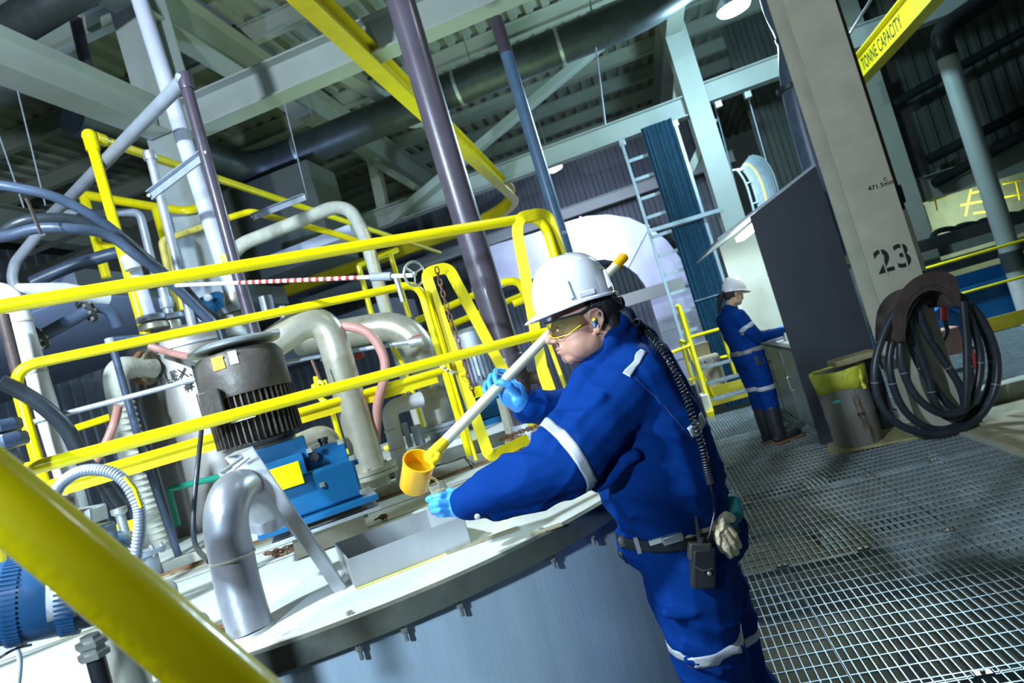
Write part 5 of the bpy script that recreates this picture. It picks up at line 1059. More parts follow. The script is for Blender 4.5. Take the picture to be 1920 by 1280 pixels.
for k, (pp_, dd2, lab) in enumerate(loops):
    q = [P(x, y, dd2+(.10 if j in (0,) else 0)) for j, (x, y) in enumerate(pp_)]; q = q+[q[0], q[1], q[2]]; s_ = spline(q, 8)[8:-8]; s_ = s_[:len(pp_)*8]
    t = thing('rubber_hose', s_[0], lab, 'hose', ); MB().tube(s_, .029, 14, closed=True).build('hose_loop', 'hose', t)
    for j in (int(len(s_)*.2), int(len(s_)*.62)): MB().lathe(s_[j], s_[j+1]-s_[j], [(.0302, 0), (.0302, .007)], 14).build('pale_band', 'cable_g', t)
t = pipe('hose_strand', 'hose', 6.5, [(1805, 565, HD-.1), (1812, 640, HD-.1), (1813, 720, HD-.1), (1810, 765, HD-.08)], 'straight hose strand hanging inside the loops at right', 'hose', spl=5)
# ---- slab, curb, things around ----
tag(MB().box((4.6, 5.18, -.06), (5.04, 1.9, .12)).build('floor_slab', 'concrete', bevel=.01), kind='structure')
tag(MB().box((4.6, 6.22, .04), (5.0, .18, .20)).build('trim_curb', 'curb', bevel=.02), kind='structure')
tag(MB().box((2.04, 5.2, -.03), (.04, 2.0, .07)).build('trim_floor_edge', 'curb'), kind='structure')
t = thing('shovel', P(1800, 780, 5.2), 'long thin wooden-handled tool leaning through the hose loops', 'tool'); MB().tube([P(1742, 555, 5.25), P(1790, 720, 5.2), P(1822, 775, 5.15)], .011, 10).build('handle', 'wood', t)
pipe('hook_tool', 'black', 4, [(1771, 545, 6.6), (1772, 600, 6.6), (1776, 620, 6.6), (1768, 640, 6.6)], 'hanging dark hook with red grip behind the hoses', 'tool', spl=4, parts=[('grip', 'red', 1769, 540, 6.6, 1771, 600, 6)])
t = thing('floor_sign', P(1785, 720, 5.9), 'yellow triangular floor sign leaning behind the column', 'sign'); MB().prism([P(1755, 645, 6.3), P(1768, 640, 6.3), P(1800, 715, 6.3), P(1775, 718, 6.3)], FW*.02).build('sign_panel', 'yellow', t)
tag(MB().box(P(1775, 640, 7.2), (.25, .2, .3)).build('orange_bucket', 'pinkhose', bevel=.02), 'faded orange bin behind the column by the blue trough', 'bin')
t = thing('hose_nozzle', P(1826, 670, 5.6), 'small red hose nozzle hanging right inside the loops', 'nozzle'); MB().lathe(P(1829, 690, 5.3), P(1822, 655, 5.3)-P(1829, 690, 5.3), [(.008, 0), (.02, .03), (.02, .1), (.012, .15)], 14).build('nozzle_body', 'red', t)
pipe('blue_drum', 'bluetrough', 16, [(1752, 575, 8.2), (1790, 600, 8.2), (1800, 640, 8.2)], 'bright blue drum end behind the hose saddle', 'drum')
# ---- stair with yellow rails ----
st = thing('steel_stair', Yp(1332, 748, 9.5), 'short grating stair up from the walkway beyond the second worker', 'stairs')
x0, x1 = Yp(1331, 748, 9.5).x, Yp(1425, 722, 9.5).x+.05
for k in range(3):
    z = .18+.21*k; y = 9.55+.25*k; b = MB(); b.box(((x0+x1)/2, y-.12, z-.012), (x1-x0, .03, .03)); b.box(((x0+x1)/2, y+.12, z-.012), (x1-x0, .005, .03))
    for i in range(9): b.box((x0+(x1-x0)*i/8, y, z-.012), (.006, .24, .028))
    for i in range(5): b.box(((x0+x1)/2, y-.08+.045*i, z-.006), (x1-x0, .005, .012))
    b.build('tread', 'grate', st)
MB().prism([(x0-.02, 9.35, -.05), (x0-.02, 9.55, .2), (x0-.02, 10.6, .9), (x0-.02, 10.6, .65), (x0-.02, 9.6, -.05)], (-.012, 0, 0)).build('stringer', 'yellow', st)
MB().prism([(x1+.02, 9.35, -.05), (x1+.02, 9.55, .2), (x1+.02, 10.6, .9), (x1+.02, 10.6, .65), (x1+.02, 9.6, -.05)], (.012, 0, 0)).build('stringer', 'yellow', st)
MB().box(((x0+x1)/2+.15, 10.9, .02), (x1-x0+.2, .02, .3)).build('toe_plate', 'toeyellow', st)
hr2 = thing('stair_rail', P(1335, 775, 9.0), 'yellow tube hand rails of the short stair, left side', 'railing')
MB().tube([P(1272, 574, 9.4), P(1334, 772, 9.0)], .036, 14).build('near_post', 'yellow', hr2); MB().tube(fillet([P(1270, 572, 9.4), P(1283, 596, 9.5), P(1308, 688, 9.7), P(1338, 745, 9.7)], .1), .03, 14).build('far_post', 'yellow', hr2)
MB().tube(fillet([P(1240, 668, 9.2), P(1294, 648, 9.2), P(1276, 638, 9.5), P(1300, 720, 9.5)], .03), .026, 12).build('side_rail', 'yellow', hr2); MB().tube([P(1292, 713, 9.2), P(1311, 706, 9.2)], .026, 12).build('stub_rail', 'yellow', hr2)
MB().box(P(1333, 780, 8.95), (.10, .07, .14)).build('post_shoe', 'yellow', hr2)
rail([(1292, 633, 10.6), (1376, 609, 10.8)], .028, 'yellow rail in front of the blue cable bundle', posts=[((1352, 617, 10.7), (1378, 700, 10.7))], second=[(1350, 671, 10.7), (1390, 661, 10.8)])
tag(MB().box((x0-.07, 9.45, .12), (.1, .25, .34)).build('post_block', 'white', bevel=.01), 'white block at the foot of the stair rail', 'block')
bx = thing('cardboard_box', P(1325, 725, 11.3), 'cardboard carton printed 3540150 behind the stair treads', 'box')
q = P(1326, 690, 11.2); MB().box((q.x, q.y, q.z-.1), (.46, .4, .62)).build('carton_body', 'card', bx, bevel=.005); MB().box((q.x-.06, q.y+.15, q.z+.32), (.42, .02, .28), (EX, Vector((0, .9, .43)), Vector((0, -.43, .9)))).build('open_flap', 'card', bx)
text_mesh('print', '3540150', .10, (q.x+.03, q.y-.202, q.z+.13), EX, UP, 'inkblue', bx, .001)

# ================= PEOPLE =================
import numpy as np
class Frame:
    def __init__(s, o, f, u):
        s.o = V3(o); s.f = V3(f).normalized(); s.l = V3(u).cross(s.f).normalized(); s.u = s.f.cross(s.l)
    def __call__(s, x, y, z, k=.01): return s.o+(s.f*x+s.l*y+s.u*z)*k
    def ax(s): return (s.f, s.l, s.u)
def wrinkle(seedv, amp, fr):
    o1 = np.array(seedv)
    def d(co, no):
        x, y, z = co[:, 0]+o1[0], co[:, 1]+o1[1], co[:, 2]+o1[2]
        w1 = np.sin(x*fr*1.1+z*fr*1.7+2.2*np.sin(y*fr*.7+z*9)+1.3*np.sin(z*fr*.45))
        w2 = np.sin(y*fr*1.9-z*fr*1.2+1.8*np.sin(x*fr*.8)+.7)
        w3 = np.sin((x+y)*fr*3.1+z*fr*2.3+2*np.sin(z*14))
        s = (1-np.abs(w1))**2*1.0+(1-np.abs(w2))**2*.7+.25*w3
        return (s-.6)*amp
    return d
def head_prims(b, h, k=.01, chub=1.0, ear=True):
    A = h.ax()
    def E(c, r): b.ell(h(*c, k), [q*k for q in r], A, 20, 14)
    def C(a, c, r1, r2=None): b.cap(h(*a, k), h(*c, k), r1*k, (r2 if r2 else r1)*k)
    E((-.3, 0, 5.0), (9.4, 7.5, 8.0)); E((4.2, 0, 0), (5.0, 6.3, 7.6)); E((5.6, 0, 3.4), (4.0, 5.8, 4.0))
    for s in (-1, 1):
        E((4.6, 3.9*s, -2.0), (4.0, 2.7*chub, 4.0)); E((4.0, 3.9*s, -4.4), (4.6, 2.9*chub, 4.4)); E((2.6, 4.7*s, -5.0), (4.0, 2.2*chub, 3.2))
        C((7.6, 3.6*s, 2.9), (9.1, 1.4*s, 2.9), .8); E((8.9, 3.0*s, .6), (1.3, 1.5, 1.1)); E((10.3, 1.25*s, -2.2), (1.2, .75, .75))
    C((8.8, 0, 3.0), (10.4, 0, .4), .85, .95); C((10.4, 0, .4), (12.0, 0, -1.5), .95, 1.15); C((11.7, 0, -1.8), (10.2, 0, -2.4), .95, .8)
    E((7.6, 0, -4.6), (2.4, 3.6, 3.2)); E((6.2, 0, -3.0), (3.6, 4.8, 4.6)); C((9.7, -1.6, -4.3), (9.7, 1.6, -4.3), .7); C((9.45, -1.4, -5.5), (9.45, 1.4, -5.5), .74)
    E((6.9, 0, -7.4), (2.7, 3.2, 2.1)); E((4.0, 0, -7.0), (4.6, 4.6*chub, 2.6)); E((.5, 0, -4.5), (4.5, 5.8, 4.2))
    if ear:
        for s in (-1, 1):
            y = 7.1*s; P_ = [(.9, y, -.4), (1.5, y*1.02, 1.6), (.7, y*1.07, 3.2), (-1.1, y*1.12, 3.4), (-2.3, y*1.14, 2.0), (-2.1, y*1.1, 0), (-.9, y*1.04, -1.7), (.1, y, -2.8), (.7, y*.98, -2.0)]
            for i in range(len(P_)-1): C(P_[i], P_[i+1], .42 if i < 6 else .6)
            b.ell(h(-.5, 6.9*s, 1.0, k), (1.7*k, .5*k, 2.4*k), A); C((-.9, y*1.04, 1.9), (-1.4, y*1.06, -.2), .32)
def hard_hat(par, h, m='helmet', k=.01, cx=1.5, z0=6.8, rf=11.6, rb=11.2, rs=9.9, H=13.6):
    n = 64; rings = []; N = 14
    for i in range(N+1):
        t = i/N; ang = t*PI/2; rr = math.sin(ang)**.82; zz = z0+H*(math.cos(ang)**.9)
        ring = []
        for j in range(n):
            a = 2*PI*j/n; ca, sa = math.cos(a), math.sin(a); R_ = rf if ca > 0 else rb
            x = cx+R_*rr*ca; y = rs*rr*sa; z = zz
            rid = math.exp(-(y/2.1)**4)*.55*(1 if t < .93 else 0)*math.sin(min(1, t*1.4)*PI/2+.4); z += rid*math.cos(ang)**.5; x += rid*.6*ca*t
            ring.append((x, y, z))
        rings.append(ring)
    def brim(off, dz):
        ring = []
        for j in range(n):
            a = 2*PI*j/n; ca, sa = math.cos(a), math.sin(a); R_ = rf if ca > 0 else rb
            vis = max(0, ca)**1.25*3.3 if ca > 0 else 0
            e = off*(.7+vis)
            ring.append((cx+(R_+e)*ca, (rs+off*(.7+vis*.12))*sa, z0+dz-off*.42*vis-.25*off))
        return ring
    rings += [brim(.25, .05), brim(.6, .05), brim(.95, -.1), brim(1.03, -.4), brim(.9, -.75), brim(.35, -.6)]
    vs = []; fs = []
    for r_ in rings: vs += [h(*p, k) for p in r_]
    for i in range(len(rings)-1):
        for j in range(n): l = (j+1) % n; fs.append((i*n+j, i*n+l, (i+1)*n+l, (i+1)*n+j))
    # inner shell so that the underside reads
    o = len(vs)
    for i in range(N, -1, -2):
        for p in rings[i]: q = (cx+(p[0]-cx)*.965, p[1]*.965, z0-.4+(p[2]-z0)*.96); vs.append(h(*q, k))
    L = len(rings)
    for j in range(n): l = (j+1) % n; fs.append(((L-1)*n+j, (L-1)*n+l, o+l, o+j))
    for i in range(N//2):
        for j in range(n): l = (j+1) % n; fs.append((o+i*n+j, o+i*n+l, o+(i+1)*n+l, o+(i+1)*n+j))
    b = MB().add(vs, fs); return b.build('helmet_shell', m, par, sharp=50)

# ---------- worker at the tank ----------
r_h = Vector((_cy, _sy, 0)); F_h = Vector((-_sy, _cy, 0))
foot = P(1275, 990, 1.84); foot.z = 0
man = thing('person', foot, 'worker in blue coverall and white hard hat pouring from a long yellow dipper', 'person')
yawd = R(10); hf = -r_h*math.cos(yawd)-F_h*math.sin(yawd); H_ = Frame(P(1108, 606, 1.70)+F_h*.072, hf+UP*.03, UP)
b = MB(); head_prims(b, H_, .01, 1.08)
nk = P(1180, 690, 1.86)
b.chain([H_(-1.0, 0, -1.5), H_(-4.0, 0, -8), nk], [.060, .066, .085])
# bare body inside the clothes down to the wrists and ankles, one surface with the head
def pw(x, y, d): return P(x, y, d)
hipN, hipF = P(1290, 1010, 1.80), P(1265, 1000, 1.96)
b.chain([nk, P(1225, 800, 1.84), P(1250, 900, 1.86), P(1275, 990, 1.87)], [.10, .135, .14, .13])
shN, elN, wrN = P(1168, 740, 1.72), P(1066, 862, 1.62), P(866, 943, 1.62)
shF, elF, wrF = P(1128, 712, 2.02), P(1085, 772, 2.04), P(978, 760, 1.945)
b.chain([nk, shN, elN, wrN], [.08, .05, .04, .028]); b.chain([nk, shF, elF, wrF], [.08, .05, .04, .029])
kn = P(1325, 1185, 1.80); an = Vector((kn.x+.02, kn.y+.02, .12)); kf = P(1362, 1165, 2.02); af = Vector((kf.x+.05, kf.y+.05, .12))
b.chain([hipN, kn, an], [.09, .06, .04]); b.chain([hipF, kf, af], [.09, .06, .04])
body = remeshed(b, 'body', 'skin', man, .0032, 13, .55)
# coverall
b = MB(); c_ = lambda pts, rs: b.chain([P(*p) for p in pts], rs)
c_([(1158, 655, 1.84), (1190, 700, 1.88), (1228, 790, 1.90), (1258, 890, 1.92), (1288, 985, 1.93)], [.085, .125, .145, .155, .135])
c_([(1160, 665, 1.78), (1188, 720, 1.76), (1220, 800, 1.78), (1243, 890, 1.80), (1282, 985, 1.81)], [.075, .120, .150, .170, .135])
c_([(1180, 900, 1.84), (1205, 960, 1.84)], [.10, .085])                                  # belly
c_([(1130, 720, 1.90), (1150, 800, 1.90), (1165, 870, 1.88)], [.065, .085, .09])         # chest
c_([(1236, 705, 1.90), (1262, 790, 1.92)], [.06, .082])
c_([(1100, 712, 1.76), (1122, 676, 1.74), (1143, 640, 1.738), (1160, 608, 1.77), (1170, 600, 1.85)], [.032, .036, .038, .036, .036]); c_([(1150, 660, 1.76), (1175, 625, 1.80)], [.04, .04])   # collar
c_([(1168, 600, 1.88), (1200, 640, 1.90)], [.035, .06])
b.chain([shN, P(1118, 800, 1.66), elN], [.100, .088, .086]); b.chain([elN, P(1000, 890, 1.61), P(930, 918, 1.61), P(878, 940, 1.615)], [.086, .074, .060, .049])
c_([(1100, 715, 1.74), (1062, 795, 1.68), (1030, 835, 1.62)], [.05, .05, .055])
c_([(960, 880, 1.61), (905, 905, 1.61)], [.045, .035]); c_([(1085, 905, 1.64), (1000, 935, 1.62), (930, 955, 1.61)], [.035, .035, .030])
b.chain([shF, elF, P(1040, 765, 2.00), P(992, 762, 1.955)], [.085, .072, .062, .054])
# sleeve folds
for a, r0 in (([(1130, 745, 1.60), (1085, 790, 1.58), (1040, 842, 1.55)], .012), ([(1150, 790, 1.58), (1110, 830, 1.56), (1060, 875, 1.55)], .010), ([(985, 868, 1.56), (965, 905, 1.55), (975, 940, 1.57)], .012), ([(950, 880, 1.57), (925, 915, 1.56)], .010), ([(1010, 880, 1.54), (1030, 915, 1.56)], .010), ([(1190, 850, 1.62), (1150, 890, 1.62), (1120, 915, 1.63)], .014), ([(1240, 930, 1.64), (1190, 925, 1.66)], .012), ([(1300, 960, 1.66), (1240, 955, 1.66), (1180, 965, 1.70)], .012), ([(1330, 930, 1.68), (1290, 945, 1.66)], .010), ([(1062, 745, 1.99), (1050, 775, 1.98)], .012), ([(1030, 742, 1.97), (1062, 760, 1.97)], .008)):
    c_([(x_, y_, d_+.014) for x_, y_, d_ in a], [r0*1.3]*len(a))
# gathered waist then the trouser part
c_([(1275, 1000, 1.86), (1285, 1015, 1.87)], [.150, .150]); c_([(1220, 1010, 1.86), (1330, 1000, 1.88)], [.10, .11])
b.chain([P(1284, 1035, 1.82), P(1298, 1100, 1.81), P(1318, 1190, 1.80)], [.142, .132, .108]); b.chain([P(1318, 1190, 1.80), P(1350, 1290, 1.79), Vector((an.x, an.y, .18))], [.108, .098, .085])
b.chain([P(1285, 1030, 1.96), P(1335, 1110, 2.0), kf], [.130, .115, .095]); b.chain([kf, P(1385, 1260, 2.02), Vector((af.x, af.y, .18))], [.095, .085, .08])
for a in ([(1250, 1150, 1.70), (1300, 1150, 1.69), (1370, 1120, 1.71)], [(1280, 1215, 1.70), (1330, 1230, 1.69), (1390, 1215, 1.72)], [(1290, 1240, 1.7), (1350, 1262, 1.69)]): c_(a, [.014]*len(a))
suit = remeshed(b, 'coverall', 'fabric', man, .006, 10, .5, wrinkle((.3, .1, .2), .0058, 15))
from mathutils.bvhtree import BVHTree
def bvh(o):
    off = root_loc(o.parent) if o.parent else Vector((0, 0, 0)); me = o.data
    return BVHTree.FromPolygons([v.co+off for v in me.vertices], [tuple(p.vertices) for p in me.polygons])
SB = bvh(suit)
def hit(x, y, off=.004, dflt=1.66):
    v = ray(x, y).normalized(); h_, n_, i_, d_ = SB.ray_cast(CAM, v)
    return (h_+n_*off) if h_ is not None else P(x, y, dflt)
def surf_strip(name, pts, wpx, m, parent, th=.002, off=.002):
    rows = [(hit(x-wx, y-wy, off), hit(x+wx, y+wy, off)) for (x, y), (wx, wy) in zip(pts, wpx)]
    k = 4; vs = []; fs = []
    for (x, y), (wx, wy) in zip(pts, wpx):
        for j in range(k+1): t = -1+2*j/k; vs.append(hit(x+wx*t, y+wy*t, off))
    for i in range(len(pts)-1):
        for j in range(k): a = i*(k+1)+j; fs.append((a, a+1, a+k+2, a+k+1))
    o = MB().add(vs, fs).build(name, m, parent, sharp=80); s = o.modifiers.new('s', 'SOLIDIFY'); s.thickness = th; s.offset = 0; return o
def dense(pts, n=6):
    out = []
    for i in range(len(pts)-1):
        for k in range(n): t = k/n; out.append((pts[i][0]*(1-t)+pts[i+1][0]*t, pts[i][1]*(1-t)+pts[i+1][1]*t))
    return out+[pts[-1]]
# boots
for p in (an, af):
    b = MB(); b.chain([p+UP*.12, p-UP*.04], [.075, .065]); b.ell(p-r_h*.09-UP*.07, (.15, .055, .05), (r_h, F_h, UP)); b.ell(p-UP*.08, (.08, .05, .04), (r_h, F_h, UP)); remeshed(b, 'boot', 'black', man, .008, 4)
# collar opening, zip, cuff studs, seams
MB().tube([P(1074, 712, 1.74), P(1093, 690, 1.75), P(1100, 700, 1.72)], [.008, .011, .008], 8).build('collar_tab', 'rack', man)
MB().lathe(P(895, 968, 1.555), -FW, [(.006, 0), (.0075, .002), (.004, .004)], 14).build('snap_button', 'reflect', man)
def bandring(pts_c, axis, rad, wd, n=40):
    """rows of a ring strip around a limb"""
    u, v, d = basis(axis); rows = []
    for k in range(n): a = 2*PI*k/n; c = pts_c+(u*math.cos(a)+v*math.sin(a))*rad; rows.append((c-d*wd/2, c+d*wd/2))
    return rows
for c0_, dd_ in ((P(1062, 852, 1.635), P(1005, 885, 1.61)-P(1120, 800, 1.66)), (P(1318, 1196, 1.80), P(1340, 1270, 1.8)-P(1300, 1110, 1.8)), (P(1372, 1185, 2.01), P(1385, 1270, 2.01)-P(1345, 1100, 2.01))):
    u_, v_2, d_2 = basis(dd_); rr_ = []
    for k in range(48):
        a = 2*PI*k/48; di = u_*math.cos(a)+v_2*math.sin(a); hh_ = SB.ray_cast(c0_, di)[0]; rr_.append(min(.125, (hh_-c0_).length) if hh_ is not None else .1)
    rs_ = [sum(rr_[(k+j) % 48] for j in (-3, -2, -1, 0, 1, 2, 3))/7+.005 for k in range(48)]; rows = [(c0_+(u_*math.cos(2*PI*k/48)+v_2*math.sin(2*PI*k/48))*rs_[k]-d_2*.015, c0_+(u_*math.cos(2*PI*k/48)+v_2*math.sin(2*PI*k/48))*rs_[k]+d_2*.015) for k in range(48)]
    ribbon('reflective_stripe', suit, rows, 'reflect', man, closed=True)
def strip(pts, wpx): 
    rows = []
    for (x, y, d), (wx, wy) in zip(pts, wpx): rows.append((P(x-wx, y-wy, d), P(x+wx, y+wy, d)))
    return rows
def lerp_pts(a, c, n): return [tuple(a[i]+(c[i]-a[i])*k/(n-1) for i in range(3)) for k in range(n)]
n_ = 10; ribbon('reflective_stripe', suit, strip(lerp_pts((1180, 681, 1.60), (1210, 632, 1.66), n_), [(8, 6)]*n_), 'reflect', man)
ribbon('reflective_stripe', suit, strip(lerp_pts((1290, 812, 1.66), (1312, 783, 1.72), n_), [(6, 9)]*n_), 'reflect', man)
ribbon('back_seam', suit, strip(lerp_pts((1202, 700, 1.62), (1300, 830, 1.66), 14), [(1, -1)]*14), 'inkblue', man, off=.0005, thick=.0006)
# belt with pouch items
bp_ = [(1160, 1010), (1176, 1018), (1200, 1022), (1235, 1024), (1270, 1021), (1300, 1016), (1335, 1006), (1365, 996), (1382, 988)]
bl = surf_strip('belt', dense(bp_, 4), [(3, 11)]*(4*8+1), 'black', man, .004, .004)
c0_ = P(1278, 1006, 1.87); rows = []
for k in range(26):
    a = R(-12)+R(204)*k/25; di = r_h*math.cos(a)+F_h*math.sin(a); hh_ = SB.ray_cast(c0_, di)[0]; rd2 = min(.2, (hh_-c0_).length) if hh_ is not None else .17; q_ = c0_+di*(rd2+.004); rows.append((q_-UP*.02, q_+UP*.02))
ribbon('belt', suit, rows, 'black', man, .004, .003)
MB().box(hit(1198, 1021, .008), (.012, .008, .045)).build('belt_buckle', 'stainless', man)
MB().box(hit(1262, 1003, .012), (.055, .02, .022), (r_h, F_h, UP)).build('belt_device', 'galv', man, bevel=.003); MB().tube([hit(1166, 1008, .0), hit(1172, 1026, .0)], .014, 10).build('belt_pouch', 'dark', man)
MB().box(hit(1236, 1010, .008), (.05, .01, .012), (r_h, F_h, UP)).build('id_card', 'lid', man)
o = remeshed(MB().chain([P(1375, 940, 1.80), P(1378, 962, 1.78), P(1362, 985, 1.74)], [.02, .024, .015]), 'shirt_tail', 'teal', man, .004, 3)
# hair
b = MB(); A = H_.ax(); b.ell(H_(-2.2, 0, 4.2), (.078, .0775, .072), A, 24, 16); b.ell(H_(-5.2, 0, -.8), (.041, .060, .062), A, 20, 14)
for s in (-1, 1): b.cap(H_(.6, 6.9*s, 5.5), H_(1.4, 6.95*s, 2.6), .009, .004)
remeshed(b, 'hair', 'hair', man, .003, 4, .5, lambda co, no: .0012*np.sin(co[:, 0]*700+co[:, 2]*500)*np.sin(co[:, 1]*800))
for s in (-1, 1): MB().tube(spline([H_(9.3, 1.2*s, 3.2), H_(8.9, 2.8*s, 3.9), H_(7.4, 4.5*s, 3.7)], 5), [.001]+[.0028]*9+[.001], 8, flat=.6).build('eyebrow', 'hair', man)
for s in (-1, 1):
    MB().ell(H_(8.35, 3.1*s, 1.1), (.011, .012, .011), A).build('eye', 'white', man); MB().tube(spline([H_(9.25, 1.8*s, 1.0), H_(9.5, 3.0*s, 1.15), H_(8.6, 4.3*s, .9)], 4), .0017, 6).build('eyelid', 'skin', man); MB().tube(spline([H_(9.45, 1.9*s, .7), H_(9.75, 3.0*s, .75), H_(8.75, 4.4*s, .65)], 4), .0009, 6).build('eyelashes', 'hair', man)
MB().tube(spline([H_(9.0, 2.0, -4.55), H_(9.95, 1.1, -4.45), H_(10.22, 0, -4.35), H_(9.95, -1.1, -4.45), H_(9.0, -2.0, -4.55)], 6), [.001]+[.0045]*22+[.0035, .001], 10, flat=.8).build('upper_lip', 'lips', man)
MB().tube(spline([H_(8.8, 1.9, -5.05), H_(9.65, 1.0, -5.35), H_(9.95, 0, -5.45), H_(9.65, -1.0, -5.35), H_(8.8, -1.9, -5.05)], 6), [.001]+[.0055]*22+[.004, .001], 10, flat=.8).build('lower_lip', 'lips', man)
M['stubble'] = mat('dark_stubble', (.20, .12, .095), .7, 0, .4, 160)
def patch(nm, rows, m, off=.0006, th=.0008): return ribbon(nm, body, rows, m, man, off, th)
patch('moustache', [(H_(10.6, y, -3.3), H_(10.4, y*1.05, -3.75)) for y in (-2.2, -1.5, -.7, 0, .7, 1.5, 2.2, 2.6)], 'stubble')
patch('goatee', [(H_(9, y, -6.6), H_(8.4, y, -8.8)) for y in (-1.3, -.6, 0, .6, 1.3)], 'stubble')
patch('goatee', [(H_(8.2, y, -9.2), H_(5.6, y, -10.0)) for y in (-1.8, -.9, 0, .9, 1.8)], 'stubble')
# safety glasses
gl = MB(); vs = []; fs = []; nA, nZ = 28, 8
for i in range(nA+1):
    a = R(-86)+R(172)*i/nA
    nose = math.exp(-(math.degrees(a)/13)**2)
    for j in range(nZ+1):
        t = j/nZ; zt_ = 3.15; zb_ = -1.35+1.9*nose+max(0, abs(math.degrees(a))-55)/31*1.9; z = zt_*(1-t)+zb_*t
        vs.append(H_(2.6+8.7*math.cos(a)-.25*t*2, 7.35*math.sin(a), z))
for i in range(nA):
    for j in range(nZ): q = i*(nZ+1)+j; fs.append((q, q+1, q+nZ+2, q+nZ+1))
o = gl.add(vs, fs).build('glasses_lens', 'lens', man, sharp=80); s_ = o.modifiers.new('s', 'SOLIDIFY'); s_.thickness = .0018
fr_ = [H_(2.6+8.85*math.cos(R(a)), 7.45*math.sin(R(a)), 3.25) for a in range(-84, 85, 8)]
MB().tube(fr_, .0028, 8).build('glasses_brow_bar', 'black', man)
for s in (-1, 1): MB().tube(spline([H_(3.6, 7.45*s, 3.1), H_(.5, 7.7*s, 3.9), H_(-2.2, 7.7*s, 3.6)], 5), .0033, 8, flat=1.2).build('glasses_temple', 'black', man)
MB().tube([H_(2.6+8.95*math.cos(R(a)), 7.45*math.sin(R(a)), -1.35+1.9*math.exp(-(a/13)**2)+max(0, abs(a)-55)/31*1.9) for a in range(-80, 81, 5)], .0013, 6).build('lens_rim', 'yellow', man)
# ear plug
MB().lathe(H_(.2, 7.5, .9), H_(.8, 8.5, -.2)-H_(.2, 7.5, .9), [(.0055, 0), (.006, .006), (.003, .010)], 12).build('earplug_foam', 'yellow', man)
MB().lathe(H_(.5, 8.1, .4), H_(1.0, 8.8, -2.2)-H_(.5, 8.1, .4), [(.002, -.002), (.004, .003), (.006, .014), (.005, .018)], 10).build('earplug_stem', 'bluepaint', man)
# helmet suspension and helmet
hh = Frame(H_(0, 0, 0), hf, UP)
MB().tube([hh(1.5+10.1*math.cos(R(a)), 8.6*math.sin(R(a)), 6.0) for a in range(120, 241, 8)], .008, 8, flat=1.4).build('head_band', 'black', man)
b = MB()
for z_ in (3.2, 1.8): b.tube(spline([hh(-6.5, 7.0, 5.5), hh(-9.2, 4.5, z_+.8), hh(-10.4, 0, z_), hh(-9.2, -4.5, z_+.8), hh(-6.5, -7.0, 5.5)], 6), .0045, 8)
b.lathe(hh(-10.2, 0, 3.4), -hh.f, [(.014, 0), (.016, .004), (.016, .014), (.01, .016)], 18); b.build('ratchet_strap', 'black', man)
hl = thing('hard_hat', root_loc(man), '', ''); bpy.data.objects.remove(hl)
shell = hard_hat(man, hh); 
b = MB()
for x_, tz in ((5.2, 8.4), (-5.6, 8.6)): MB().prism([hh(x_-.9, 9.35, tz-.9), hh(x_+.3, 9.35, tz-1.1), hh(x_+.0, 8.7, tz+4.0), hh(x_-.7, 8.7, tz+4.0)], hh.l*.008).build('side_lug', 'helmet', man, bevel=.002)
MB().box(hh(.8, 10.05, 7.8), (.045, .004, .013), (hh.f, hh.l, hh.u)).build('side_slot', 'helmet', man, bevel=.002)
# gloved hands
def finger(b, pts, r0=.0095, r1=.0075): n = len(pts); b.chain(pts, [r0+(r1-r0)*i/(n-1) for i in range(n)], 12)
b = MB()   # right hand on the tube (far hand)
pd = 1.955
b.chain([P(985, 762, 1.945), P(969, 749, 1.930), P(957, 733, 1.930)], [.031, .036, .029]); b.ell(P(962, 738, 1.920), (.040, .022, .040), (CR, FW, CU)); b.ell(P(955, 727, 1.930), (.032, .02, .032), (CR, FW, CU)); b.ell(P(953, 746, 1.93), (.028, .022, .026), (CR, FW, CU))
finger(b, [P(972, 740, 1.910), P(955, 722, 1.875), P(943, 717, 1.870), P(936, 716, 1.873)], .0125, .009)       # thumb
finger(b, [P(962, 715, 1.945), P(945, 696, 1.955), P(930, 695, 1.930), P(928, 706, 1.900), P(931, 718, 1.885)], .0105, .0085)
finger(b, [P(955, 718, 1.955), P(935, 706, 1.965), P(921, 704, 1.935), P(917, 716, 1.910), P(919, 725, 1.900)], .0105, .0085)
finger(b, [P(950, 728, 1.955), P(925, 718, 1.965), P(912, 718, 1.935), P(908, 729, 1.915), P(910, 735, 1.910)], .010, .008)
finger(b, [P(945, 738, 1.955), P(930, 738, 1.965), P(922, 742, 1.945), P(920, 748, 1.930)], .009, .0075)
remeshed(b, 'glove', 'glove', man, .0025, 7, .5)
b = MB()   # left hand holding the jar (near hand)
b.chain([P(874, 945, 1.62), P(862, 946, 1.625)], [.036, .034]); b.ell(P(848, 945, 1.625), (.036, .018, .033), (CR, FW, CU)); b.ell(P(838, 938, 1.635), (.028, .018, .024), (CR, FW, CU))
finger(b, [P(842, 928, 1.63), P(826, 929, 1.615), P(812, 932, 1.62), P(803, 936, 1.635)], .0105, .0085)
finger(b, [P(838, 944, 1.61), P(822, 944, 1.60), P(811, 947, 1.615), P(808, 951, 1.635)], .0105, .0085)
finger(b, [P(840, 954, 1.61), P(825, 955, 1.60), P(814, 957, 1.615), P(812, 960, 1.635)], .010, .008)
finger(b, [P(846, 962, 1.62), P(832, 964, 1.61), P(822, 965, 1.625)], .009, .0075)
finger(b, [P(858, 930, 1.65), P(846, 921, 1.675), P(834, 921, 1.69), P(826, 925, 1.695)], .012, .009)
remeshed(b, 'glove', 'glove', man, .0025, 3, .5)
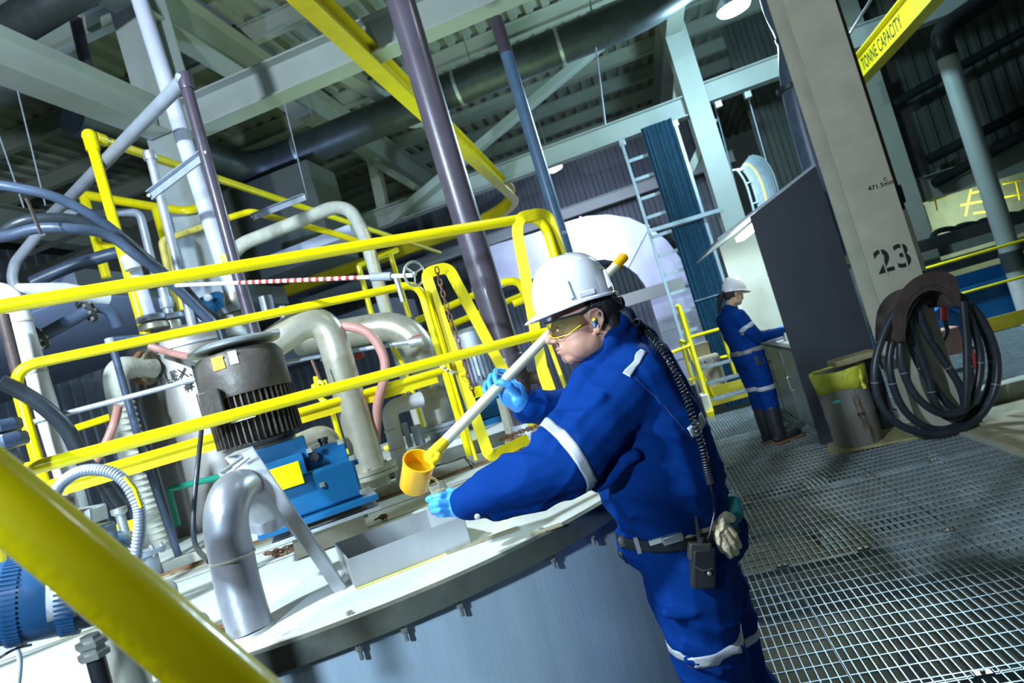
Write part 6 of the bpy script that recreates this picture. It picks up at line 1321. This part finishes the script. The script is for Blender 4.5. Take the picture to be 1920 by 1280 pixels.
# radio, coiled cord
rd_ = thing('two_way_radio', P(1317, 1060, 1.64), 'black two-way radio in a holster on the near worker\'s hip with a coiled cord', 'radio')
ax_r = (CR, FW, CU); rdep = (hit(1317, 1062)-CAM).dot(FW)-.022
def RP(x, y, dd=0): return P(x, y, rdep+dd)
MB().box(RP(1317, 1063), (.062, .035, .105), ax_r).build('holster', 'black', rd_, bevel=.008); MB().box(RP(1311, 1032), (.056, .032, .045), ax_r).build('radio_body', 'dark', rd_, bevel=.004)
MB().tube([RP(1312, 1018), RP(1302, 945, 0.010)], [.0065, .0045], 10).build('antenna', 'black', rd_); MB().lathe(RP(1316, 1016, -0.005), CU, [(.007, 0), (.007, .012)], 12).build('volume_knob', 'black', rd_)
MB().lathe(RP(1330, 1075, -0.025), -FW, [(.006, 0), (.004, .004)], 12).build('holster_snap', 'bolt', rd_); MB().tube([RP(1300, 1060, -0.020), RP(1318, 1070, -0.025), RP(1336, 1066, -0.020)], .002, 6).build('strap', 'rack', rd_)
cp = spline([hit(x, y, .012, 1.8) for x, y in ((1186, 607), (1205, 624), (1230, 655), (1254, 695), (1276, 740), (1296, 790), (1312, 840), (1320, 880), (1327, 905))], 24)
hel = []; tot = len(cp); turns = 58; per = 10; M_ = turns*per
for i in range(M_+1):
    s_ = i/M_*(tot-1); k = min(int(s_), tot-2); c = cp[k].lerp(cp[k+1], s_-k); u, v, _w = basis(cp[k+1]-cp[k]); a = 2*PI*i/per; hel.append(c+(u*math.cos(a)+v*math.sin(a))*.0085)
hel += [hit(1331, 925, .008), hit(1334, 960, .01), RP(1331, 1000, -.01), RP(1322, 1020)]
MB().tube(hel, .0026, 6).build('coiled_cord', 'black', rd_)
# tucked work gloves
wg = thing('work_gloves', P(1345, 1000, 1.66), 'pair of tan leather work gloves tucked into the near worker\'s belt', 'gloves')
gdep = (hit(1345, 1010)-CAM).dot(FW)-.012
def GP(x, y, dd=0): return P(x, y, gdep+dd)
b = MB(); b.ell(GP(1340, 990, 0.010), (.042, .014, .035), (CR, FW, CU)); b.ell(GP(1308, 992, 0.005), (.04, .014, .022), (CR, FW, CU)); b.ell(GP(1290, 1005, 0.000), (.017, .012, .016), (CR, FW, CU)); b.ell(GP(1356, 998, 0.010), (.03, .014, .026), (CR, FW, CU))
for pts in ([(1355, 985, 0.005), (1375, 1003, 0.000), (1384, 1022, 0.010)], [(1358, 998, -0.005), (1372, 1018, -0.010), (1379, 1034, -0.005)], [(1350, 1003, -0.010), (1362, 1024, -0.015), (1369, 1040, -0.010)], [(1345, 1000, 0.000), (1350, 1018, -0.005), (1356, 1030, 0.000)], [(1350, 975, 0.010), (1362, 966, 0.010), (1372, 972, 0.015)]): finger(b, [GP(*p) for p in pts], .013, .011)
remeshed(b, 'leather_gloves', 'leather', wg, .0025, 3, .5, wrinkle((.1, .2, .3), .0005, 40))
# sampling dipper, poured liquid and jar
dp_ = thing('sampling_dipper', P(785, 890, 1.72), 'long milky plastic dipper with amber cup held by the near worker', 'dipper')
t0, t1 = P(806, 857, 1.72), P(1170, 482, 2.36); tdir = (t1-t0).normalized()
MB().tube([t0+tdir*(i*(t1-t0).length/12) for i in range(13)], .0155, 24).build('handle_tube', 'dipper', dp_)
MB().lathe(t1-tdir*.07, tdir, [(.0156, 0), (.0175, .004), (.0175, .07), (.012, .075)], 24).build('end_cap', 'cup', dp_)
MB().lathe(t0-tdir*.012, tdir, [(.0125, 0), (.0185, .006), (.0175, .05), (.0157, .075)], 24).build('ferrule', 'cup_y', dp_)
co_, cb_ = P(786, 864, 1.70), P(775, 905, 1.71); cax = (co_-cb_).normalized(); cax = (cax-FW*.42).normalized(); cb_ = co_-cax*.095
prof = [(.001, 0), (.036, 0), (.039, .004), (.0425, .092), (.0445, .094), (.0445, .097), (.040, .097), (.0395, .09), (.0365, .006), (.001, .005)]
MB().lathe(cb_, cax, prof, 48).build('cup', 'cup', dp_); MB().lathe(cb_, cax, [(.001, .05), (.038, .05), (.038, .053), (.001, .053)], 32).build('sample_liquid', 'cup_y', dp_)
MB().tube([P(808, 868, 1.70), P(818, 862, 1.71), P(822, 850, 1.72)], .011, 12).build('cup_socket', 'cup_y', dp_)
MB().tube(spline([P(800, 893, 1.68), P(812, 896, 1.68), P(822, 905, 1.68), P(824, 925, 1.68)], 6), [.005]*6+[.0035]*13, 10).build('poured_stream', 'liquid', dp_)
jr = thing('sample_jar', P(822, 935, 1.665), 'small clear sample jar in the near worker\'s left hand', 'jar')
jb_, jt_ = P(834, 948, 1.69), P(819, 906, 1.69); jx = (jt_-jb_)
MB().lathe(jb_, jx, [(.001, 0), (.022, 0), (.024, .003), (.024, jx.length), (.0225, jx.length), (.0225, .005), (.001, .004)], 28).build('jar_wall', 'jar', jr); MB().lathe(jb_, jx, [(.001, .005), (.0215, .005), (.0215, jx.length*.72), (.001, jx.length*.72)], 24).build('sample_liquid', 'cup_y', jr)

# ---------- second worker ----------
wf = Zp(1462, 826, 0); w2 = thing('person', wf, 'second worker with ponytail, blue coverall and hard hat at the lit cabinet', 'person')
Wf = (r_h*.97+F_h*.22).normalized(); W = Frame(wf, Wf, UP)
def w(x, y, z): return W(x, y, z, .01)
Hw = Frame(w(-2, 0, 151), Wf-UP*.30, UP+Wf*.05)
b = MB(); head_prims(b, Hw, .0094, .85)
b.chain([Hw(-1, 0, -2), w(-9, 0, 140), w(-11, 0, 133)], [.048, .05, .07])
b.chain([w(-11, 0, 130), w(-9, 0, 112), w(-6, 0, 95)], [.10, .10, .11])
for s in (-1, 1):
    hand = w(38, 10*s, 104); b.chain([w(-10, 14*s, 132), w(-6, 20*s, 112), w(20, 15*s, 103), hand], [.05, .04, .032, .026])
    b.chain([w(-5, 9*s, 92), w(-3, 9*s, 50), w(-5, 9*s, 14)], [.075, .055, .04])
    b.ell(w(44, 9.5*s, 103.5), (.05, .02, .038), (W.f, W.l, W.u))
    for i in range(4): b.chain([w(46, 9.5*s, 105.5-i*1.9), w(51, 9*s, 104.5-i*1.9), w(54, 8*s, 102.5-i*1.9)], [.009, .008, .007])
    b.chain([w(42, 8*s, 105), w(47, 6*s, 106)], [.010, .008])
remeshed(b, 'body', 'skin2', w2, .006, 4)
b = MB(); b.chain([w(-11, 0, 137), w(-11, 0, 128), w(-9, 0, 112), w(-6, 0, 98), w(-5, 0, 90)], [.08, .135, .145, .14, .15])
for s in (-1, 1):
    b.chain([w(-11, 0, 131), w(-11, 15*s, 130), w(-7, 21*s, 112), w(-2, 20*s, 106), w(32, 12*s, 103)], [.10, .075, .065, .062, .046])
    b.chain([w(-6, 8*s, 92), w(-4, 9.5*s, 70), w(-3, 9.5*s, 50), w(-4, 9.5*s, 36)], [.125, .10, .085, .08])
b.chain([w(-13, 0, 137), w(-6, 0, 136)], [.06, .055])
s2 = remeshed(b, 'coverall', 'fabric', w2, .009, 6, .5, wrinkle((.7, .4, .1), .005, 19))
for s in (-1, 1):
    b = MB(); x0_ = 3 if s > 0 else -2
    b.chain([w(-4, 9.5*s, 36), w(-5, 9.5*s, 22), w(-5, 9.5*s, 8)], [.078, .070, .062]); b.ell(w(6, 9.5*s, 5.5), (.145, .055, .052), (W.f, W.l, W.u)); b.ell(w(-5, 9.5*s, 5), (.075, .05, .05), (W.f, W.l, W.u)); bt = remeshed(b, 'boot', 'black', w2, .008, 3)
    MB().prism([w(-12, 9.5*s-5, .2), w(18, 9.5*s-5, .2), w(20, 9.5*s, .2), w(18, 9.5*s+5, .2), w(-12, 9.5*s+5, .2)], UP*.022).build('boot_sole', 'rust', w2, bevel=.006)
    ribbon('reflective_stripe', s2, bandring(w(-3.5, 9.5*s, 56), UP, .092, .045, 30), 'reflect', w2, closed=True); ribbon('reflective_stripe', s2, bandring(w(-8.5, 19*s, 118), w(-7, 21*s, 112)-w(-11, 15*s, 130), .10, .04, 24), 'reflect', w2, closed=True)
rows = [(w(-6+17*math.cos(2*PI*k/40), 17*math.sin(2*PI*k/40), 93), w(-6+17*math.cos(2*PI*k/40), 17*math.sin(2*PI*k/40), 97)) for k in range(40)]
ribbon('belt', s2, rows, 'barrel', w2, .004, .004, closed=True)
MB().box(w(-6, -16.5, 86), (.10, .06, .13), W.ax()).build('belt_pouch', 'dark', w2, bevel=.01); MB().box(w(4, -15, 80), (.06, .03, .04), W.ax()).build('belt_pouch', 'dark', w2, bevel=.006)
b = MB(); b.ell(Hw(-2, 0, 4.5, .0094), (.080, .077, .076), Hw.ax(), 20, 14); b.ell(Hw(-5.5, 0, .5, .0094), (.04, .055, .055), Hw.ax()); b.chain([Hw(-9, 0, 3.5), Hw(-13, 0, 0), Hw(-15, 0, -8), Hw(-16, 0, -17)], [.025, .03, .026, .012])
remeshed(b, 'hair', 'hair', w2, .005, 3)
MB().tube([Hw(2.6+8.6*math.cos(R(a)), 7.2*math.sin(R(a)), 1.2, .0094) for a in range(-88, 89, 8)], .006, 8, flat=1.0).build('safety_glasses', 'liquid', w2)
hard_hat(w2, Frame(Hw(0, 0, 0), Wf-UP*.20, UP), 'helmet', .0108, 2.0, 4.6)
MB().box(Hw(4, -9.8, 9.5), (.03, .003, .012), Hw.ax()).build('helmet_sticker', 'yellow', w2)
MB().box(w(3.5, 7, 124), (.03, .02, .06), W.ax()).build('chest_mic', 'black', w2, bevel=.004)
for s in (-1, 1):
    b = MB(); b.chain([w(34, 11.5*s, 103.2), w(40, 10*s, 103.8)], [.034, .032]); b.ell(w(44, 9.5*s, 103.5), (.052, .023, .041), (W.f, W.l, W.u))
    for i in range(4): b.chain([w(46, 9.5*s, 105.5-i*1.9), w(51, 9*s, 104.5-i*1.9), w(54.5, 8*s, 102.3-i*1.9)], [.0105, .0095, .0085])
    b.chain([w(42, 8*s, 105), w(47.5, 6*s, 106.2)], [.012, .010]); remeshed(b, 'glove', 'glove', w2, .004, 2)
print('objects', len(bpy.data.objects))
